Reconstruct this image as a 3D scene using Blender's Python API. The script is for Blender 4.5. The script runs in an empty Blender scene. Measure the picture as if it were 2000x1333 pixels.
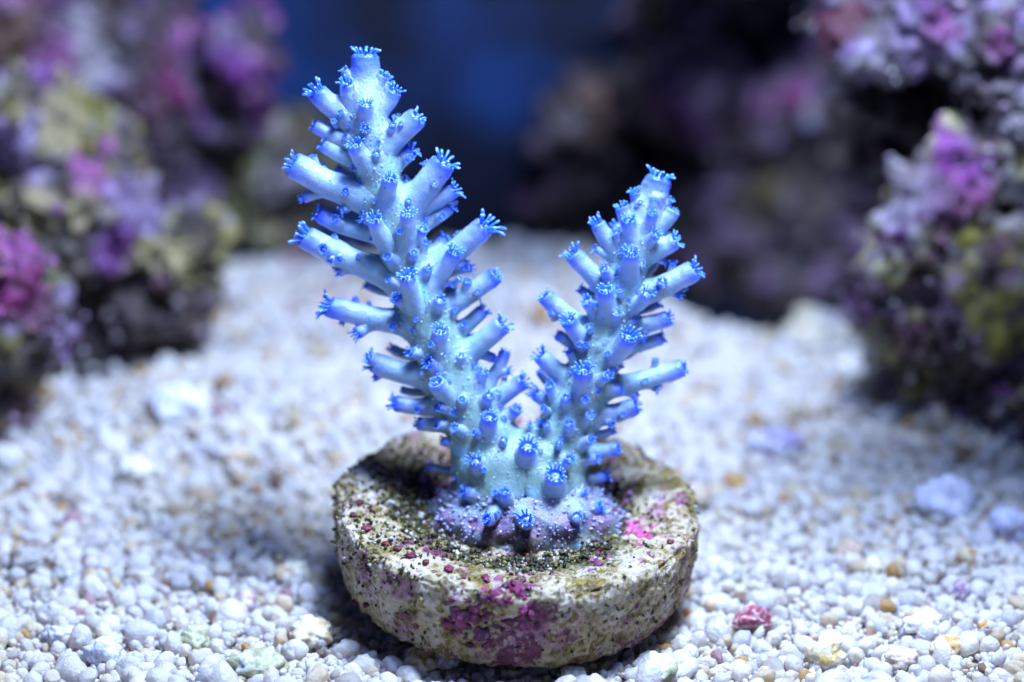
import bpy, bmesh, math, random
import numpy as np
from mathutils import Vector, Matrix

# 1 Blender unit = 1 cm (a frag plug is 3 cm across)
sc = bpy.context.scene
sc.unit_settings.scale_length = 0.01
RND = random.Random(7)
NPR = np.random.RandomState(11)

# ------------------------------------------------------------------ camera
PITCH = math.radians(22.5)
CAM = Vector((0.0, -21.35, 11.10))
D0 = 23.64                      # distance along the view axis to the middle of the plug
LENS = 100.0
cd = bpy.data.cameras.new("camera")
cam = bpy.data.objects.new("camera", cd)
sc.collection.objects.link(cam)
cam.location = CAM
cam.rotation_euler = (math.radians(90) - PITCH, 0, 0)
cd.lens = LENS; cd.sensor_width = 36.0; cd.sensor_fit = 'HORIZONTAL'
cd.clip_start = 0.5; cd.clip_end = 400
cd.dof.use_dof = True
cd.dof.focus_distance = D0 - 0.82
cd.dof.aperture_fstop = 0.1 / 0.78      # entrance pupil 7.8 mm wide
cd.dof.aperture_blades = 0
sc.camera = cam

VIEW = Vector((0, math.cos(PITCH), -math.sin(PITCH)))
UP = Vector((0, math.sin(PITCH), math.cos(PITCH)))
K = 0.36 / 2000.0               # tangent per photograph pixel
S = D0 * K                      # cm per photograph pixel at the plug

def ray(px, py):
    return VIEW + Vector((1, 0, 0)) * ((px - 1000) * K) + UP * ((666.5 - py) * K)

def at(px, py, d=0.0):
    """point seen at a pixel, d cm behind the plane through the plug's middle"""
    return CAM + ray(px, py) * (D0 + d)

def ground(px, py, z=0.0):
    r = ray(px, py)
    t = (z - CAM.z) / r.z
    return CAM + r * t

# ------------------------------------------------------------------ world + lamps
w = bpy.data.worlds.new("World"); sc.world = w; w.use_nodes = True
bg = w.node_tree.nodes["Background"]
bg.inputs[0].default_value = (0.045, 0.12, 0.46, 1); bg.inputs[1].default_value = 0.16

def lamp(name, loc, aim, size, power, col):
    l = bpy.data.lights.new(name, 'AREA'); l.shape = 'RECTANGLE'
    l.size, l.size_y = size; l.energy = power; l.color = col
    o = bpy.data.objects.new(name, l); sc.collection.objects.link(o)
    o.location = loc
    o.rotation_euler = (Vector(aim) - Vector(loc)).to_track_quat('-Z', 'Y').to_euler()
    return o
lamp("aquarium_lamp_white", (3.0, -0.6, 15.5), (0, 0.6, 0), (4.8, 3.8), 7800, (0.60, 0.755, 1.0))
lamp("aquarium_lamp_blue", (2.0, -2.5, 15), (0, 0.5, 0), (6, 4), 2600, (0.28, 0.46, 1.0))

sc.view_settings.view_transform = 'Standard'
sc.view_settings.look = 'None'
sc.view_settings.exposure = 0.0
sc.view_settings.gamma = 1.0
sc.render.engine = 'CYCLES'
sc.cycles.use_denoising = True
sc.cycles.max_bounces = 8
sc.cycles.sample_clamp_indirect = 6

# ------------------------------------------------------------------ noise (numpy)
def _h(ix, iy, iz, seed):
    n = (ix.astype(np.int64) * 374761393 + iy.astype(np.int64) * 668265263 + iz.astype(np.int64) * 2147483647 + seed * 1274126177) & 0xffffffff
    n = ((n ^ (n >> 13)) * 1274126177) & 0xffffffff
    n = ((n ^ (n >> 16)) * 2246822519) & 0xffffffff
    n = n ^ (n >> 15)
    return (n & 0xffffff) / float(0xffffff)

def vn(P, seed=0):
    i = np.floor(P).astype(np.int64); f = P - i
    u = f * f * f * (f * (f * 6 - 15) + 10)
    r = 0
    for dx in (0, 1):
        wx = u[:, 0] if dx else 1 - u[:, 0]
        for dy in (0, 1):
            wy = u[:, 1] if dy else 1 - u[:, 1]
            for dz in (0, 1):
                wz = u[:, 2] if dz else 1 - u[:, 2]
                r = r + wx * wy * wz * _h(i[:, 0] + dx, i[:, 1] + dy, i[:, 2] + dz, seed)
    return r * 2 - 1

def fbm(P, octv=4, seed=0, gain=0.5):
    a, s, t = 1.0, 0, 0
    for k in range(octv):
        s = s + a * vn(P * (2.03 ** k) + k * 17.3, seed + k); t += a; a *= gain
    return s / t

def worley(P, seed=0):
    i = np.floor(P).astype(np.int64); best = np.full(len(P), 9.0); cid = np.zeros(len(P))
    for dx in (-1, 0, 1):
        for dy in (-1, 0, 1):
            for dz in (-1, 0, 1):
                c = i + np.array([dx, dy, dz])
                q = np.stack([_h(c[:, 0], c[:, 1], c[:, 2], seed + k) for k in (1, 2, 3)], 1) + c
                d = np.sqrt(((P - q) ** 2).sum(1))
                m = d < best
                best = np.where(m, d, best)
                cid = np.where(m, _h(c[:, 0], c[:, 1], c[:, 2], seed + 9), cid)
    return best, cid

def sstep(a, b, x):
    t = np.clip((x - a) / (b - a), 0, 1)
    return t * t * (3 - 2 * t)

# ------------------------------------------------------------------ mesh helpers
COL = sc.collection

def link(o, parent=None, inv=True):
    COL.objects.link(o)
    if parent is not None:
        o.parent = parent
        if inv:
            o.matrix_parent_inverse = WORLD[parent.name].inverted()
    WORLD[o.name] = WORLD_OF(o)
    return o
WORLD = {}
def WORLD_OF(o):
    m = Matrix.LocRotScale(o.location, o.rotation_euler, o.scale)
    if o.parent is not None:
        return WORLD[o.parent.name] @ o.matrix_parent_inverse @ m
    return m

def mesh(name, V, F, mat, attrs=None, smooth=True):
    me = bpy.data.meshes.new(name)
    V = np.asarray(V, dtype=np.float64)
    me.from_pydata(V.tolist(), [], F if isinstance(F, list) else F.tolist())
    if smooth:
        me.polygons.foreach_set("use_smooth", [True] * len(me.polygons))
    for k, a in (attrs or {}).items():
        a = np.asarray(a, dtype=np.float32)
        if a.ndim == 1:
            at_ = me.attributes.new(k, 'FLOAT', 'POINT'); at_.data.foreach_set("value", a)
        else:
            at_ = me.attributes.new(k, 'FLOAT_COLOR', 'POINT')
            if a.shape[1] == 3:
                a = np.concatenate([a, np.ones((len(a), 1), np.float32)], 1)
            at_.data.foreach_set("color", a.ravel())
    if mat: me.materials.append(mat)
    me.update()
    return me

def obj(name, me, parent=None, loc=None, rot=None, scale=None):
    o = bpy.data.objects.new(name, me)
    if loc is not None: o.location = loc
    if rot is not None: o.rotation_euler = rot
    if scale is not None: o.scale = scale
    return link(o, parent)

def empty(name, loc):
    o = bpy.data.objects.new(name, None); o.location = loc; o.empty_display_size = 0.3
    return link(o)

def tag(o, label=None, cat=None, group=None, kind=None):
    if label: o["label"] = label
    if cat: o["category"] = cat
    if group: o["group"] = group
    if kind: o["kind"] = kind
    return o

_ico = {}
def ico(n):
    if n not in _ico:
        bm = bmesh.new(); bmesh.ops.create_icosphere(bm, subdivisions=n, radius=1.0)
        bm.verts.ensure_lookup_table()
        V = np.array([v.co[:] for v in bm.verts]); F = np.array([[v.index for v in f.verts] for f in bm.faces]); bm.free()
        V /= np.linalg.norm(V, axis=1)[:, None]
        _ico[n] = (V, F)
    return _ico[n]

class Acc:
    """collects pieces into one mesh"""
    def __init__(s): s.V, s.F, s.A, s.n = [], [], {}, 0
    def add(s, V, F, **attrs):
        V = np.asarray(V); s.V.append(V)
        s.F += (F + s.n).tolist() if hasattr(F, 'tolist') else [[i + s.n for i in f] for f in F]
        for k, a in attrs.items():
            a = np.asarray(a, dtype=np.float32)
            if a.ndim == 0: a = np.full(len(V), a)
            if a.ndim == 1 and len(a) in (3,) and len(V) != 3: a = np.tile(a, (len(V), 1))
            s.A.setdefault(k, []).append(a)
        s.n += len(V)
    def mesh(s, name, mat, smooth=True):
        return mesh(name, np.concatenate(s.V), s.F, mat, {k: np.concatenate(a) for k, a in s.A.items()}, smooth)

def frame_along(P):
    """parallel transported frames along a polyline"""
    T = np.gradient(P, axis=0); T /= np.linalg.norm(T, axis=1)[:, None] + 1e-12
    n = np.cross(T[0], [0.31, 0.77, 0.55]); n /= np.linalg.norm(n)
    N = []
    for t in T:
        n = n - t * np.dot(n, t); n /= np.linalg.norm(n); N.append(n.copy())
    N = np.array(N); B = np.cross(T, N)
    return T, N, B

def tube_rings(P, R, seg, off=None):
    """rings of radius R along polyline P; returns verts, quads (open ends)"""
    T, N, B = frame_along(P)
    a = np.linspace(0, 2 * np.pi, seg, endpoint=False)
    ca, sa = np.cos(a), np.sin(a)
    V = P[:, None, :] + R[:, None, None] * (N[:, None, :] * ca[None, :, None] + B[:, None, :] * sa[None, :, None])
    n = len(P)
    F = [[i * seg + j, i * seg + (j + 1) % seg, (i + 1) * seg + (j + 1) % seg, (i + 1) * seg + j] for i in range(n - 1) for j in range(seg)]
    return V.reshape(-1, 3), F

# ------------------------------------------------------------------ materials
class NT:
    def __init__(s, name):
        m = bpy.data.materials.new(name); m.use_nodes = True
        s.m = m; s.t = m.node_tree; s.n = s.t.nodes; s.l = s.t.links
        s.out = s.n["Material Output"]; s.p = s.n["Principled BSDF"]
    def node(s, ty, **kw):
        x = s.n.new(ty)
        for k, v in kw.items(): setattr(x, k, v)
        return x
    def set(s, sock, v):
        if hasattr(v, 'links') or isinstance(v, bpy.types.NodeSocket): s.l.new(v, sock)
        elif isinstance(v, (tuple, list)) and len(v) == 3 and sock.type == 'RGBA': sock.default_value = (*v, 1)
        else: sock.default_value = v
    def attr(s, name, inst=False, out='Color'):
        a = s.node('ShaderNodeAttribute', attribute_name=name)
        if inst: a.attribute_type = 'INSTANCER'
        return a.outputs[out]
    def sepz(s, v):
        x = s.node('ShaderNodeSeparateXYZ'); s.l.new(v, x.inputs[0]); return x.outputs[2]
    def coord(s): return s.node('ShaderNodeTexCoord').outputs['Object']
    def noise(s, scale, detail=4, rough=0.55, vec=None, dist=0.0):
        x = s.node('ShaderNodeTexNoise'); s.set(x.inputs['Scale'], scale); s.set(x.inputs['Detail'], detail)
        s.set(x.inputs['Roughness'], rough); s.set(x.inputs['Distortion'], dist)
        if vec is not None: s.set(x.inputs['Vector'], vec)
        return x.outputs['Fac']
    def voro(s, scale, vec=None, out='Distance', feature='F1', rand=1.0):
        x = s.node('ShaderNodeTexVoronoi', feature=feature); s.set(x.inputs['Scale'], scale); s.set(x.inputs['Randomness'], rand)
        if vec is not None: s.set(x.inputs['Vector'], vec)
        return x.outputs[out]
    def ramp(s, fac, a, b, va=0.0, vb=1.0):
        x = s.node('ShaderNodeMapRange', interpolation_type='SMOOTHSTEP')
        s.set(x.inputs[0], fac); s.set(x.inputs[1], a); s.set(x.inputs[2], b); s.set(x.inputs[3], va); s.set(x.inputs[4], vb)
        return x.outputs[0]
    def mix(s, f, a, b, blend='MIX'):
        x = s.node('ShaderNodeMix', data_type='RGBA', blend_type=blend)
        s.set(x.inputs[0], f); s.set(x.inputs[6], a); s.set(x.inputs[7], b)
        return x.outputs[2]
    def math(s, op, a, b=0.0):
        x = s.node('ShaderNodeMath', operation=op); s.set(x.inputs[0], a); s.set(x.inputs[1], b)
        return x.outputs[0]
    def cramp(s, fac, stops):
        x = s.node('ShaderNodeValToRGB'); e = x.color_ramp.elements
        while len(e) < len(stops): e.new(0.5)
        for i, (p, c) in enumerate(stops): e[i].position = p; e[i].color = (*c, 1)
        s.set(x.inputs[0], fac); return x.outputs[0]
    def bump(s, h, strength, dist):
        x = s.node('ShaderNodeBump'); s.set(x.inputs['Height'], h); s.set(x.inputs['Strength'], strength); s.set(x.inputs['Distance'], dist)
        s.l.new(x.outputs[0], s.p.inputs['Normal']); return x.outputs[0]
    def sss(s, wgt, rad, scale):
        s.p.inputs['Subsurface Weight'].default_value = wgt
        s.p.inputs['Subsurface Radius'].default_value = rad
        s.p.inputs['Subsurface Scale'].default_value = scale

def mat_rock():
    t = NT("live_rock"); c = t.attr('col'); co = t.coord()
    n = t.noise(9, 5, 0.65, co); n2 = t.noise(26, 3, 0.6, co)
    v = t.ramp(n, 0.32, 0.68, 0.30, 1.55)
    c2 = t.mix(1.0, t.mix(1.0, c, v, 'MULTIPLY'), (0.32, 0.28, 0.31), 'MULTIPLY')
    t.set(t.p.inputs['Base Color'], c2)
    t.set(t.p.inputs['Roughness'], t.ramp(n2, 0.3, 0.7, 0.22, 0.6))
    t.p.inputs['Specular IOR Level'].default_value = 0.6
    t.bump(t.math('ADD', n, t.math('MULTIPLY', n2, 0.5)), 0.9, 0.06)
    return t.m

def mat_mineral(name="pebble_mineral"):
    t = NT(name); c = t.attr('col'); co = t.coord()
    n = t.noise(22, 5, 0.65, co); n2 = t.noise(70, 3, 0.6, co)
    v = t.ramp(n, 0.3, 0.72, 0.72, 1.15)
    t.set(t.p.inputs['Base Color'], t.mix(1.0, c, v, 'MULTIPLY'))
    t.set(t.p.inputs['Roughness'], t.ramp(n2, 0.3, 0.7, 0.3, 0.6))
    t.sss(0.15, (1.0, 0.8, 0.7), 0.04)
    t.bump(t.math('ADD', n, t.math('MULTIPLY', n2, 0.4)), 0.6, 0.02)
    return t.m

def mat_grain():
    t = NT("sand_grain"); c = t.attr('gcol', True); co = t.coord()
    n = t.noise(2.2, 4, 0.6, co)
    cc = t.mix(1.0, c, t.mix(t.ramp(n, 0.48, 0.75), (1, 1, 1), (0.93, 0.86, 0.76)), 'MULTIPLY')
    t.set(t.p.inputs['Base Color'], cc)
    t.p.inputs['Roughness'].default_value = 0.32
    t.bump(t.noise(5, 4, 0.6, co), 0.35, 0.25)
    tr = t.node('ShaderNodeBsdfTranslucent'); t.set(tr.inputs[0], t.mix(1.0, cc, (1.0, 0.90, 0.80), 'MULTIPLY'))
    mx = t.node('ShaderNodeMixShader'); mx.inputs[0].default_value = 0.48
    t.l.new(t.p.outputs[0], mx.inputs[1]); t.l.new(tr.outputs[0], mx.inputs[2]); t.l.new(mx.outputs[0], t.out.inputs[0])
    return t.m

def mat_sandbed():
    t = NT("sand_bed"); co = t.coord()
    n = t.noise(6, 5, 0.6, co)
    t.set(t.p.inputs['Base Color'], t.cramp(n, [(0.25, (0.68, 0.62, 0.55)), (0.6, (0.82, 0.81, 0.81))]))
    t.p.inputs['Roughness'].default_value = 0.7
    t.bump(t.voro(9, co), 0.8, 0.1)
    return t.m

def mat_plug():
    t = NT("encrusted_ceramic"); co = t.coord()
    mp = t.node('ShaderNodeMapping'); mp.inputs['Scale'].default_value = (1, 1, 0.8); t.l.new(co, mp.inputs[0]); co2 = mp.outputs[0]
    dis = t.node('ShaderNodeTexNoise'); dis.inputs['Scale'].default_value = 7; dis.inputs['Detail'].default_value = 4; t.l.new(co2, dis.inputs[0])
    va = t.node('ShaderNodeVectorMath', operation='MULTIPLY_ADD'); t.l.new(dis.outputs['Color'], va.inputs[0]); va.inputs[1].default_value = (0.10,) * 3; t.l.new(co2, va.inputs[2])
    W = va.outputs[0]
    mid = t.noise(3.4, 5, 0.7, W); fine = t.noise(24, 5, 0.7, W)
    base = t.cramp(mid, [(0.36, (0.14, 0.095, 0.022)), (0.47, (0.43, 0.34, 0.20)), (0.62, (0.60, 0.51, 0.44))])
    # pale pink film of young coralline algae
    pk = t.ramp(t.noise(2.6, 5, 0.65, t.math('ADD', 0, 0) and W), 0.51, 0.61)
    base = t.mix(t.math('MULTIPLY', pk, 0.75), base, (0.42, 0.17, 0.31))
    # olive dots and film
    ol = t.math('MULTIPLY', t.ramp(t.voro(15, W), 0.42, 0.25), t.ramp(t.noise(5.5, 3, 0.6, W), 0.38, 0.50))
    base = t.mix(t.math('MULTIPLY', ol, 0.9), base, t.cramp(fine, [(0.35, (0.05, 0.04, 0.008)), (0.6, (0.26, 0.21, 0.02))]))
    ol2 = t.ramp(t.noise(5, 6, 0.75, W), 0.525, 0.575)
    base = t.mix(t.math('MULTIPLY', ol2, 0.9), base, t.cramp(fine, [(0.38, (0.025, 0.016, 0.004)), (0.62, (0.28, 0.19, 0.008))]))
    # dark algae in the dished middle and on patches
    dk = t.attr('algae', out='Fac')
    dmask = t.ramp(t.math('ADD', dk, t.math('SUBTRACT', t.noise(7, 5, 0.7, W), 0.5)), 0.40, 0.62)
    base = t.mix(dmask, base, t.cramp(fine, [(0.35, (0.015, 0.012, 0.006)), (0.55, (0.10, 0.085, 0.02)), (0.75, (0.30, 0.27, 0.10))]))
    # purple crust
    pu = t.math('MULTIPLY', t.ramp(t.noise(2.4, 6, 0.7, mp.outputs[0]), 0.565, 0.60), t.ramp(fine, 0.30, 0.5))
    base = t.mix(pu, base, t.cramp(fine, [(0.35, (0.07, 0.008, 0.03)), (0.7, (0.26, 0.05, 0.15))]))
    # black pinholes
    pin = t.ramp(t.voro(34, W), 0.20, 0.10)
    pin = t.math('MULTIPLY', pin, t.ramp(t.noise(8, 2, 0.5, W), 0.42, 0.6))
    base = t.mix(pin, base, (0.03, 0.025, 0.015))
    t.set(t.p.inputs['Base Color'], base)
    t.set(t.p.inputs['Roughness'], t.ramp(fine, 0.3, 0.7, 0.3, 0.7))
    hgt = t.math('ADD', t.math('MULTIPLY', fine, 0.6), t.math('MULTIPLY', t.voro(15, W), 0.8))
    t.bump(hgt, 1.0, 0.05)
    return t.m

def mat_crust():
    t = NT("coralline_crust"); c = t.attr('col'); co = t.coord()
    n = t.noise(14, 5, 0.7, co); n2 = t.noise(45, 3, 0.6, co)
    v = t.ramp(n, 0.3, 0.7, 0.5, 1.45)
    b = t.mix(1.0, c, v, 'MULTIPLY')
    b = t.mix(t.math('MULTIPLY', t.ramp(n2, 0.62, 0.72), 0.5), b, (0.55, 0.35, 0.5))
    t.set(t.p.inputs['Base Color'], b)
    t.p.inputs['Roughness'].default_value = 0.32
    t.bump(t.math('ADD', n, t.math('MULTIPLY', n2, 0.5)), 0.9, 0.03)
    return t.m

def mat_turf():
    t = NT("algae_turf"); c = t.attr('col'); co = t.coord()
    n = t.noise(40, 4, 0.7, co)
    t.set(t.p.inputs['Base Color'], t.mix(1.0, c, t.ramp(n, 0.3, 0.7, 0.45, 1.5), 'MULTIPLY'))
    t.p.inputs['Roughness'].default_value = 0.3
    t.bump(n, 0.8, 0.02)
    return t.m

def mat_coral():
    t = NT("coral_tissue"); co = t.coord()
    f = t.attr('tip', out='Fac'); g = t.attr('tint', out='Fac')
    n = t.noise(5, 4, 0.6, co); fn = t.noise(60, 3, 0.65, co)
    f2 = t.math('ADD', f, t.math('MULTIPLY', t.math('SUBTRACT', n, 0.5), 0.22))
    c = t.cramp(f2, [(0.0, (0.19, 0.30, 0.28)), (0.22, (0.23, 0.38, 0.44)), (0.50, (0.31, 0.41, 0.67)), (0.75, (0.17, 0.26, 0.84)), (0.97, (0.05, 0.13, 0.86))])
    # greenish or sky-blue washes over the stem
    c = t.mix(t.math('MULTIPLY', t.ramp(t.noise(3.2, 3, 0.6, co), 0.55, 0.7), t.ramp(f, 0.35, 0.0, 0.0, 0.7)), c, (0.20, 0.55, 0.95))
    # purple-brown foot
    c = t.mix(t.math('MULTIPLY', g, t.ramp(n, 0.35, 0.6, 0.55, 1.0)), c, t.mix(t.ramp(t.sepz(co), 0.84, 0.72), t.cramp(fn, [(0.35, (0.10, 0.05, 0.10)), (0.65, (0.27, 0.17, 0.34))]), t.cramp(fn, [(0.35, (0.04, 0.025, 0.015)), (0.65, (0.17, 0.11, 0.09))])))
    # pin-sized blue polyp dots
    dots = t.math('MULTIPLY', t.ramp(t.voro(13, co), 0.17, 0.11), t.ramp(t.noise(4, 2, 0.5, co), 0.50, 0.58))
    c = t.mix(t.math('MULTIPLY', dots, 0.75), c, (0.05, 0.10, 0.55))
    t.set(t.p.inputs['Base Color'], c)
    t.p.inputs['Roughness'].default_value = 0.30
    t.sss(0.7, (0.4, 0.7, 1.0), 0.10)
    t.bump(t.math('ADD', t.math('MULTIPLY', fn, 0.7), t.noise(18, 3, 0.6, co)), 0.38, 0.03)
    return t.m

def mat_polyp():
    t = NT("polyp_tissue"); c = t.attr('col')
    t.set(t.p.inputs['Base Color'], c)
    t.p.inputs['Roughness'].default_value = 0.28
    t.sss(0.4, (0.3, 0.6, 1.0), 0.03)
    return t.m

def mat_wall():
    t = NT("blue_acrylic"); co = t.coord()
    n = t.noise(0.5, 3, 0.5, co)
    t.set(t.p.inputs['Base Color'], t.cramp(n, [(0.40, (0.0015, 0.004, 0.018)), (0.66, (0.006, 0.036, 0.16))]))
    t.p.inputs['Roughness'].default_value = 0.5
    return t.m

M_ROCK, M_MIN, M_GRAIN, M_BED, M_PLUG = mat_rock(), mat_mineral(), mat_grain(), mat_sandbed(), mat_plug()
M_CRUST, M_TURF, M_CORAL, M_POLYP, M_WALL = mat_crust(), mat_turf(), mat_coral(), mat_polyp(), mat_wall()

# ------------------------------------------------------------------ setting: sand bed, back wall
def sand_h(x, y):
    P = np.stack([np.atleast_1d(x), np.atleast_1d(y), np.zeros_like(np.atleast_1d(x))], 1).astype(float)
    h = 0.13 * fbm(P * 0.55, 3, 5) + 0.05 * vn(P * 2.1, 8)
    r = np.sqrt(P[:, 0] ** 2 + P[:, 1] ** 2)
    h = h * sstep(0.9, 2.2, r) - 0.05 * (1 - sstep(1.3, 1.9, r))
    h += 0.30 * np.exp(-(((P[:, 0] + 3.0) / 1.0) ** 2 + ((P[:, 1] - 3.6) / 1.0) ** 2))
    h += 0.25 * np.exp(-(((P[:, 0] + 0.6) / 2.6) ** 2 + ((P[:, 1] - 7.5) / 1.6) ** 2))
    crest = 8.2 + 0.6 * np.exp(-((P[:, 0] - 0.1) / 0.9) ** 2) - 1.7 * sstep(0.5, 2.4, P[:, 0])
    h -= 2.8 * sstep(-0.9, 2.6, P[:, 1] - crest)          # the bed falls away towards the back wall
    return h - 0.10

nx, ny = 200, 160
gx, gy = np.meshgrid(np.linspace(-22, 22, nx), np.linspace(-16, 11.5, ny))
V = np.stack([gx.ravel(), gy.ravel(), sand_h(gx.ravel(), gy.ravel()) - 0.07], 1)
F = [[j * nx + i, j * nx + i + 1, (j + 1) * nx + i + 1, (j + 1) * nx + i] for j in range(ny - 1) for i in range(nx - 1)]
tag(obj("sand_bed", mesh("sand_bed", V, F, M_BED)), kind="structure")

bm = bmesh.new(); bmesh.ops.create_cube(bm, size=1.0)
for v in bm.verts: v.co = Vector((v.co.x * 44, v.co.y * 0.5 + 11.8, v.co.z * 22 + 6))
me = bpy.data.meshes.new("back_wall"); bm.to_mesh(me); bm.free(); me.materials.append(M_WALL)
tag(obj("back_wall", me), kind="structure")

# sand grains: gravel nobody could count, instanced on a point cloud
def grain_mesh(k):
    V, F = ico(3)
    V = V * (1 + 0.22 * fbm(V * 1.3 + k * 9.1, 2, 40 + k)[:, None])
    d, _ = worley(V * (1.0 + 0.35 * (k % 3)) + k * 3.7, 60 + k)
    V = V * (1 - 0.20 * d[:, None])
    if k % 4 == 3:      # crumbs of several small grains stuck together
        d2, _ = worley(V * 2.0 + k, 80 + k); V = V * (1.12 - 0.33 * d2[:, None])
    V = V * np.array([1.0, 0.72 + 0.28 * ((k * 37) % 10) / 10, 0.62 + 0.38 * ((k * 53) % 10) / 10])
    return mesh("grain", V, F, M_GRAIN)
gcoll = bpy.data.collections.new("grain_shapes")
NG = 12
for k in range(NG):
    gcoll.objects.link(bpy.data.objects.new("grain_shape", grain_mesh(k)))

def sand_points():
    X, Y, R = [], [], []
    for cell, lo, hi, z0 in ((0.066, 0.026, 0.05, -0.01), (0.115, 0.045, 0.095, -0.01), (0.17, 0.055, 0.13, 0.03), (0.36, 0.09, 0.20, 0.02)):
        xs = np.arange(-7.2, 7.2, cell); ys = np.arange(-2.9, 9.8, cell)
        a, b = np.meshgrid(xs, ys); a = a.ravel() + NPR.uniform(-.5, .5, a.size) * cell; b = b.ravel() + NPR.uniform(-.5, .5, b.size) * cell
        keep = (np.abs(a) < 4.9 + 0.13 * (b + 2.9))
        if cell < 0.07: keep &= b < 2.5
        if cell > 0.3: keep &= NPR.rand(a.size) < 0.5
        a, b = a[keep], b[keep]
        r = lo + (hi - lo) * NPR.rand(a.size) ** 1.5
        X.append(a); Y.append(b); R.append(np.stack([r, np.full(a.size, z0)], 1))
    X, Y, R = np.concatenate(X), np.concatenate(Y), np.concatenate(R)
    rr = np.sqrt(X * X + Y * Y)
    keep = (rr > 1.22) | (R[:, 1] < 0.0)
    keep &= ~((rr < 1.0))
    return X[keep], Y[keep], R[keep, 0], R[keep, 1]
gxp, gyp, gr, gz0 = sand_points()
gz = sand_h(gxp, gyp) + gz0 + NPR.uniform(-0.03, 0.03, len(gr))
rr = np.sqrt(gxp ** 2 + gyp ** 2)
gz = np.where(rr < 1.5, np.minimum(gz, -0.08 - gr), gz)
n = len(gr)
me = bpy.data.meshes.new("sand_grains"); me.from_pydata(np.stack([gxp, gyp, gz], 1).tolist(), [], [])
scl = gr[:, None] * NPR.uniform(0.8, 1.2, (n, 3))
rot = NPR.uniform(0, 6.28, (n, 3))
pal = np.array([(0.88, 0.87, 0.88), (0.84, 0.84, 0.88), (0.90, 0.87, 0.83), (0.76, 0.76, 0.84), (0.80, 0.70, 0.52), (0.66, 0.42, 0.17), (0.55, 0.50, 0.46), (0.36, 0.24, 0.16), (0.55, 0.36, 0.40)])
pw = np.array([0.38, 0.22, 0.20, 0.09, 0.10, 0.03, 0.03, 0.010, 0.008])
ci = NPR.choice(len(pal), n, p=pw / pw.sum())
gc = np.clip(pal[ci] * NPR.uniform(0.9, 1.06, (n, 1)), 0, 0.92)
def vattr(nm, ty, arr, key):
    a_ = me.attributes.new(nm, ty, 'POINT'); a_.data.foreach_set(key, np.asarray(arr).ravel())
vattr("gscl", 'FLOAT_VECTOR', scl.astype(np.float32), "vector")
vattr("grot", 'FLOAT_VECTOR', rot.astype(np.float32), "vector")
vattr("gidx", 'INT', NPR.randint(0, NG, n).astype(np.int32), "value")
vattr("gcol", 'FLOAT_COLOR', np.concatenate([gc, np.ones((n, 1))], 1).astype(np.float32), "color")
so = tag(obj("sand_grains", me), "loose white and cream sand grains spread around the plug", "sand", kind="stuff")
ng = bpy.data.node_groups.new("scatter_grains", 'GeometryNodeTree')
ng.interface.new_socket("Geometry", in_out='INPUT', socket_type='NodeSocketGeometry')
ng.interface.new_socket("Geometry", in_out='OUTPUT', socket_type='NodeSocketGeometry')
gi, go = ng.nodes.new('NodeGroupInput'), ng.nodes.new('NodeGroupOutput')
iop = ng.nodes.new('GeometryNodeInstanceOnPoints'); cin = ng.nodes.new('GeometryNodeCollectionInfo')
cin.inputs['Collection'].default_value = gcoll
cin.inputs['Separate Children'].default_value = True; cin.inputs['Reset Children'].default_value = True
iop.inputs['Pick Instance'].default_value = True
def nattr(nm, ty):
    x = ng.nodes.new('GeometryNodeInputNamedAttribute'); x.data_type = ty; x.inputs['Name'].default_value = nm
    return x.outputs['Attribute']
L = ng.links.new
L(gi.outputs[0], iop.inputs['Points']); L(cin.outputs[0], iop.inputs['Instance'])
L(nattr("gidx", 'INT'), iop.inputs['Instance Index'])
L(nattr("gscl", 'FLOAT_VECTOR'), iop.inputs['Scale'])
e2r = ng.nodes.new('FunctionNodeEulerToRotation'); L(nattr("grot", 'FLOAT_VECTOR'), e2r.inputs[0]); L(e2r.outputs[0], iop.inputs['Rotation'])
L(iop.outputs[0], go.inputs[0])
md = so.modifiers.new("scatter", 'NODES'); md.node_group = ng

# ------------------------------------------------------------------ live rocks
LAV = (0.52, 0.40, 0.72); WHT = (0.72, 0.70, 0.74); MAG = (0.40, 0.015, 0.22); PUR = (0.26, 0.035, 0.34); PNK = (0.56, 0.14, 0.48)
OLV = (0.36, 0.36, 0.03); CRM = (0.66, 0.60, 0.26); BRN = (0.10, 0.065, 0.05); DRK = (0.05, 0.035, 0.05); GRN = (0.26, 0.33, 0.05); GRY = (0.36, 0.35, 0.36)

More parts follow.
